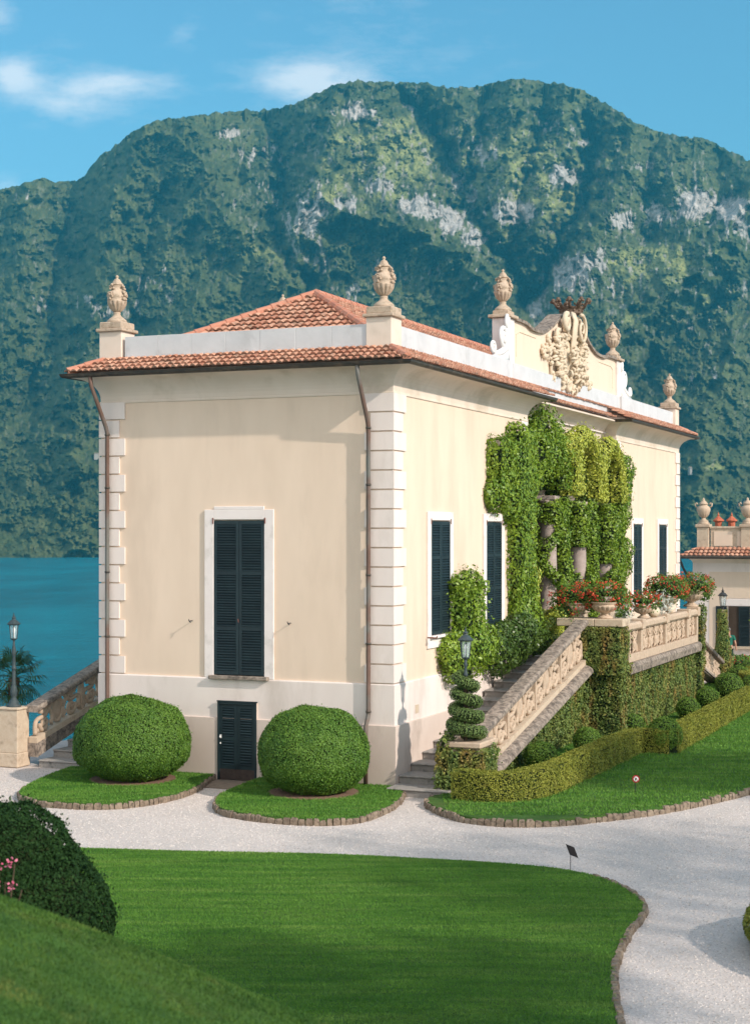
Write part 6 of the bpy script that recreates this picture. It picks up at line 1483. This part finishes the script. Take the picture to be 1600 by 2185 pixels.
skinfig('shirt', [((0, 0, .88), (.17, .13)), ((.0, .04, 1.12), (.16, .12)), ((-.01, .09, 1.34), (.19, .13)), ((-.18, .10, 1.41), .075), ((-.24, .115, 1.22), .07), ((.18, .08, 1.41), .075), ((.245, .04, 1.22), .07)], [(0, 1), (1, 2), (2, 3), (3, 4), (2, 5), (5, 6)], 'green_shirt', per)
skinfig('shorts', [((0, 0, .93), (.165, .125)), ((-.09, .0, .84), .105), ((-.11, .11, .56), .095), ((.09, 0, .84), .105), ((.115, -.02, .55), .095)], [(0, 1), (1, 2), (0, 3), (3, 4)], 'dark_shorts', per)
m = MB(); m.smooth = True; m.ell((px0 - .04, py0 + .15, .12 + 1.70), (.095, .10, .085), 14, 10, .12, k=6); m.build('hair', 'grey_hair', per)
for sx, kx, ky, k2, fy in ((-1, -.105, .08, .02, .06), (1, .125, -.13, -.22, -.18)):
    m = MB(); m.smooth = True; m.tube([(px0 + kx, py0 + ky, .12 + .32), (px0 + sx * .115, py0 + k2, .12 + .10)], [.062, .05], 10); m.build('sock', 'khaki', per)
    m = MB(); m.smooth = True; m.ell((px0 + sx * .12, py0 + fy, .12 + .045), (.055, .14, .05), 12, 8); m.build('shoe', 'dark_room', per)

# red flower bed and a small tree by the far villa
t = thing('flower_bed', 2.0, 37.0, 0, 'bed of dark red flowers in front of the far villa', 'flower bed')
leafmass('foliage', [('b', (.2, 6.0, 36.0, 38.8, .0, .42))], 'geranium_leaf', .12, 150, .08, 2, parent=t, tilt=.9)
petals('blossom', [('e', (1.0, 37.4, .22), (1.0, 1.5, .28)), ('e', (2.6, 37.4, .22), (1.2, 1.5, .28)), ('e', (4.6, 37.4, .22), (1.2, 1.5, .28))], 170, .08, 'red_petal', t)
def tree(x, y, z0, h, crown, n, size, matn, label, cat='tree', world=True, group=None, trunk_r=.12, seed=1, name='tree'):
    t = thing(name, x, y, z0, label, cat, group, world=True); rr = random.Random(seed)
    m = MB(); m.smooth = True; top = Vector((x + .1 * h * rr.uniform(-1, 1), y + .06 * h * rr.uniform(-1, 1), z0 + h)); base = Vector((x, y, z0)); midp = base.lerp(top, .5) + Vector((rr.uniform(-.2, .2), rr.uniform(-.2, .2), 0))
    m.tube([base, midp, top], [trunk_r, trunk_r * .8, trunk_r * .45], 9); m.build('trunk', 'bark', t, abs_=True)
    m = MB(); m.smooth = True; C = []
    for (cx, cy, cz, r) in crown:
        c = Vector((x + cx, y + cy, z0 + cz)); C.append((c, r)); m.tube([midp.lerp(top, rr.random()), midp.lerp(c, .6) + Vector((0, 0, .2)), c], [trunk_r * .5, trunk_r * .3, trunk_r * .1], 6)
    m.build('limbs', 'bark', t)
    P = []
    tot = sum(r ** 2 for c, r in C)
    for c, r in C:
        k = int(n * r ** 2 / tot); d = rng.normal(size=(k, 3)); d /= np.linalg.norm(d, axis=1)[:, None]; q = rng.random(k) ** .45
        p = np.array(c) + d * (q * r)[:, None] * [1, 1, .8]; p = p[(vnoise(p, 1.6 / r, seed) > .36)]; P.append(p)
    P = np.concatenate(P); k = len(P); nr = rng.normal(size=(k, 3)); nr /= np.linalg.norm(nr, axis=1)[:, None]; d = rng.normal(size=(k, 3)); d -= nr * (d * nr).sum(1)[:, None]; d /= np.linalg.norm(d, axis=1)[:, None]; s = np.cross(nr, d)
    sz = size * rng.uniform(.6, 1.3, k)[:, None]; V = np.stack([P - d * sz * .5, P + s * sz * .3, P + d * sz * .5, P - s * sz * .3], 1).reshape(-1, 3) - np.array([x, y, z0])
    link(bpy.data.objects.new('crown', nmesh('crown', V, np.arange(4 * k).reshape(k, 4), [matn], None, rng.random(k))), t)
    return t
tree(14.85, 61.0, 0, 2.9, [(0, 0, 3.1, .65), (.3, .2, 3.5, .6), (-.3, -.1, 2.8, .45), (.5, -.2, 2.9, .55)], 2600, .11, 'fig', 'small light green tree at the right picture edge before the far villa', trunk_r=.06, seed=5)

# ---------------------------------------------------------------- palm by the lake
t = thing('fan_palm', -10.6, 47.0, -1.2, 'dark green fan palm behind the lamp at the left edge', 'palm', world=True)
m = MB(); m.smooth = True; m.tube([(-10.6, 47, -1.2), (-10.56, 47, .4), (-10.5, 47, 1.75)], [.16, .14, .17], 10)
for k in range(60): a = k * 2.4; z = -1.1 + k * .046; m.tube([(-10.57 + .13 * math.cos(a), 47 + .13 * math.sin(a), z), (-10.57 + .21 * math.cos(a), 47 + .21 * math.sin(a), z + .07)], [.035, .01], 5)
m.build('trunk', 'bark', t)
for k in range(26):
    a = k * 2.399; el_ = math.radians(75 - k * 5.2); m = MB(); c = Vector((-10.5, 47, 1.75)); d = Vector((math.cos(a) * math.cos(el_), math.sin(a) * math.cos(el_), math.sin(el_))); L = .55 + .1 * random.random()
    e = c + d * L + Vector((0, 0, -.05)); m.tube([c, c + d * L * .5 + Vector((0, 0, .03)), e], .012, 5)
    sd_ = d.cross(Vector((0, 0, 1))); sd_ = sd_.normalized() if sd_.length > .01 else Vector((1, 0, 0)); up = sd_.cross(d).normalized()
    for j in range(17):
        b_ = math.radians(-105 + j * 210 / 16); dr = (d * math.cos(b_) + sd_ * math.sin(b_)).normalized(); ll = .58 * (1 - .25 * abs(math.sin(b_)) ** 2) * random.uniform(.88, 1.05)
        md_ = e + dr * ll * .6 + up * .03; tp = e + dr * ll - Vector((0, 0, .10 + .1 * random.random())); wv = dr.cross(up).normalized() * .022
        m.add([e, md_ + wv, tp, md_ - wv], [(0, 1, 2, 3)])
    m.build('frond', 'palm_leaf', t)

# ---------------------------------------------------------------- foreground bush, blossoms, right hand shrub
leafmass('garden_bush', [('e', (-3.38, 14.0, 2.70), (.94, .85, .97)), ('e', (-3.1, 13.9, 2.55), (.80, .8, .85)), ('e', (-4.2, 14.2, 2.9), (.9, .8, .95))], 'dark_bush', .034, 6500, .07, 3.2, tilt=.7, stray=.04, stray_len=.07, frame=False,
         label='dark rounded evergreen bush in the lower left foreground', cat='bush')
t = thing('azalea', -2.98, 12.9, 2.3, 'pink blossoms poking up in front of the dark foreground bush', 'flowers', world=True)
m = MB(); rr = random.Random(8)
hd = [(-3.02, 12.8, 3.30), (-2.93, 12.8, 3.22), (-2.86, 12.82, 3.36), (-3.05, 12.8, 3.15), (-2.80, 12.8, 3.16), (-2.92, 12.8, 3.06), (-2.98, 12.8, 3.42)]
for p in hd: m.tube([(-2.98, 12.9, 2.2), (p[0] * .5 - 1.5, 12.85, 2.8), p], .006, 5)
m.build('stem', 'bark', t)
petals('blossom', [('e', (-2.94, 12.8, 3.22), (.14, .08, .18))], 9, .035, 'pink_petal', t)
t = thing('azalea', -2.40, 14.1, 2.0, 'small pink blossoms at the right foot of the dark foreground bush', 'flowers', world=True)
m = MB(); m.tube([(-2.42, 14.1, 1.9), (-2.40, 14.1, 2.4), (-2.36, 14.1, 2.72)], .006, 5); m.build('stem', 'bark', t)
petals('blossom', [('e', (-2.37, 14.1, 2.66), (.07, .07, .10))], 6, .03, 'pink_petal', t)
leafmass('clipped_shrub', [('e', (6.55, 22.7, .28), (1.25, 2.1, .62))], 'hedge', .05, 1300, .05, 2.5, tilt=.5, frame=False, label='clipped shrub cut off by the right picture edge beside the path', cat='bush')

# ---------------------------------------------------------------- small signs
t = thing('garden_sign', 3.48, 28.75, .05, 'small tilted black sign plate on a thin stake at the lawn edge', 'sign', world=True)
m = MB(); m.tube([(3.48, 28.75, -.02), (3.48, 28.75, .27)], .006, 6); m.build('stake', 'dark_iron', t)
m = MB(); a = Vector((3.505, 28.74, .315)); u_ = Vector((.075, 0, -.03)); v_ = Vector((-.03, .05, .085)); n_ = u_.cross(v_).normalized() * .004
vs = [a - u_ - v_, a + u_ - v_, a + u_ + v_, a - u_ + v_]; m.add([p - n_ for p in vs] + [p + n_ for p in vs], [(0, 3, 2, 1), (4, 5, 6, 7), (0, 1, 5, 4), (1, 2, 6, 5), (2, 3, 7, 6), (3, 0, 4, 7)]); m.build('plate', 'black_sign', t)
t = thing('keep_off_sign', 5.87, 36.4, .13, 'small round red and white keep off sign on a stake in the right lawn', 'sign', world=True)
m = MB(); m.tube([(5.87, 36.4, .0), (5.87, 36.4, .36)], .007, 6); m.build('stake', 'dark_iron', t)
def disc(r, y, matn, c=(5.88, 36.38, .43), nm='disc', rot=0.):
    m = MB(); n = 24; vs = [(c[0] + r * math.cos(2*math.pi*k/n), y, c[2] + r * math.sin(2*math.pi*k/n)) for k in range(n)]; vs += [(p[0], p[1] + .006, p[2]) for p in vs]
    m.add(vs, [tuple(range(n)), tuple(range(2*n-1, n-1, -1))] + [(k, n + k, n + (k+1) % n, (k+1) % n) for k in range(n)]); return m.build(nm, matn, t)
d0 = disc(.085, 36.38, 'red_paint', nm='sign_face'); disc(.055, 36.372, 'white_paint', nm='sign_field')
m = MB(); m.tube([(5.865, 36.37, .40), (5.87, 36.37, .43), (5.885, 36.37, .455)], [.014, .010, .014], 6); m.build('footprint_mark', 'black_sign', t)
m = MB(); m.tube([(5.845, 36.366, .465), (5.915, 36.366, .395)], .005, 5); m.build('slash_mark', 'red_paint', t)
# ---------------------------------------------------------------- fallen leaves
LBL = ['brown leaf lowest at the middle of the front lawn', 'small brown leaf at the left of the front lawn towards the bush', 'brown leaf left of centre on the front lawn', 'brown leaf near the grassy mound on the front lawn', 'brown leaf on the upper middle of the front lawn', 'reddish leaf on the right part of the front lawn', 'pale brown leaf at the centre of the front lawn', 'brown leaf farthest up the gravel path past the lawn end', 'red brown leaf in the middle of the bending gravel path', 'brown leaf near the right edge of the gravel path', 'brown leaf halfway between lawn tip and clipped shrub on the path', 'left of two close leaves on the lower gravel path', 'right of two close leaves on the lower gravel path', 'brown leaf closest to the lawn edging on the lower path', 'brown leaf on the path across from the clipped shrub', 'brown leaf nearest the bottom edge of the front lawn']
fl = [(.36, 22.0, .09), (-2.15, 26.1, .09), (-1.75, 25.0, .09), (-1.45, 21.8, .09), (-.95, 25.4, .09), (2.05, 25.5, .09), (.31, 25.0, .09), (5.25, 27.4, .01), (5.25, 26.0, .01), (5.58, 25.4, .01), (4.65, 24.5, .01), (3.68, 22.0, .01), (3.80, 21.85, .01), (3.27, 21.37, .01), (4.6, 23.1, .01), (-.8, 20.6, .09)]
for i, (x, y, z) in enumerate(fl):
    m = MB(); a = random.uniform(0, 6); c, s = math.cos(a), math.sin(a); L = random.uniform(.04, .065)
    pts = [(-1, 0, 0), (-.3, .45, .25), (.4, .4, .3), (1, 0, .1), (.4, -.4, .35), (-.3, -.45, .2)]
    m.add([(x + (p * c - q * s) * L, y + (p * s + q * c) * L, z + r * L) for p, q, r in pts] + [(x, y, z)], [(k, (k+1) % 6, 6) for k in range(6)])
    m.v = [(vx - x, vy - y, vz - z) for vx, vy, vz in m.v]
    o = m.build('fallen_leaf', 'dead_leaf', at=(x, y, z), frame=False); 
    o['label'] = LBL[i]; o['category'] = 'leaf'; o['group'] = 'fallen leaves on the lawn' if z > .05 else 'fallen leaves on the path'
# ---------------------------------------------------------------- houses on the far shore
def house(u, y, w, h, label):
    i = np.argmin((MT[0] - u) ** 2 + (MT[1] - y) ** 2); D = MT[2][i] - 14; k = D / F_; X = (u - 800) * k; Z = EYE + (1135 - y) * k; w *= k; h *= k
    t = thing('house', X, D, Z, label, 'house', world=True); m = MB(); m.box(X - w/2, X + w/2, D - 5, D + 12, Z - 8, Z + h); m.build('wall', 'far_house', t)
    m = MB(); m.add([(X - w*.56, D - 6, Z + h), (X + w*.56, D - 6, Z + h), (X + w*.56, D + 12, Z + h), (X - w*.56, D + 12, Z + h), (X - w*.56, D + 3, Z + h*1.45), (X + w*.56, D + 3, Z + h*1.45)], [(0, 1, 5, 4), (2, 3, 4, 5), (0, 4, 3), (1, 2, 5), (0, 3, 2, 1)]); m.build('roof', 'stone_urn', t)
house(207, 971, 9, 3.5, 'tiny long white house high on the wooded slope left of the villa')
house(1472, 1003, 5, 5, 'tiny white house on the wooded slope above the far villa urn')
# ---------------------------------------------------------------- garden trees on the sunny side, outside the picture
for i, (x, y, hgt, sc, n) in enumerate([(28.3, 23.2, 14, 1.0, 6500), (27.2, 10.3, 15, 1.45, 6500), (18.0, 5.6, 13, .9, 5000)]):
    cr_ = [(math.cos(k * 2.4) * 3.3 * sc * (k / 9) ** .5, math.sin(k * 2.4) * 3.3 * sc * (k / 9) ** .5, hgt + .6 + (k * 37 % 10) * .22, (1.3 + (k * 53 % 10) * .1) * sc) for k in range(10)]
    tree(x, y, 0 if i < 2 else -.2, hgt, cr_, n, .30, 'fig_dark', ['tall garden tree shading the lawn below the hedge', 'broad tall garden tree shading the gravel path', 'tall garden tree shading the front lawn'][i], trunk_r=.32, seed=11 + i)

# air: one closed box of even haze round camera and scene
def make_haze():
    h = MB(); h.box(-5200, 5200, -700, 6600, -62, 1500)
    m = bpy.data.materials.new('haze'); m.use_nodes = True; t = m.node_tree; t.nodes.clear()
    o_ = t.nodes.new('ShaderNodeOutputMaterial'); v = t.nodes.new('ShaderNodeVolumePrincipled')
    v.inputs['Color'].default_value = (.08, .62, .86, 1); v.inputs['Density'].default_value = .000095; v.inputs['Anisotropy'].default_value = .1
    t.links.new(v.outputs[0], o_.inputs['Volume']); MATS['haze'] = m
    h.build('haze', 'haze', kind='stuff', frame=False)
make_haze()
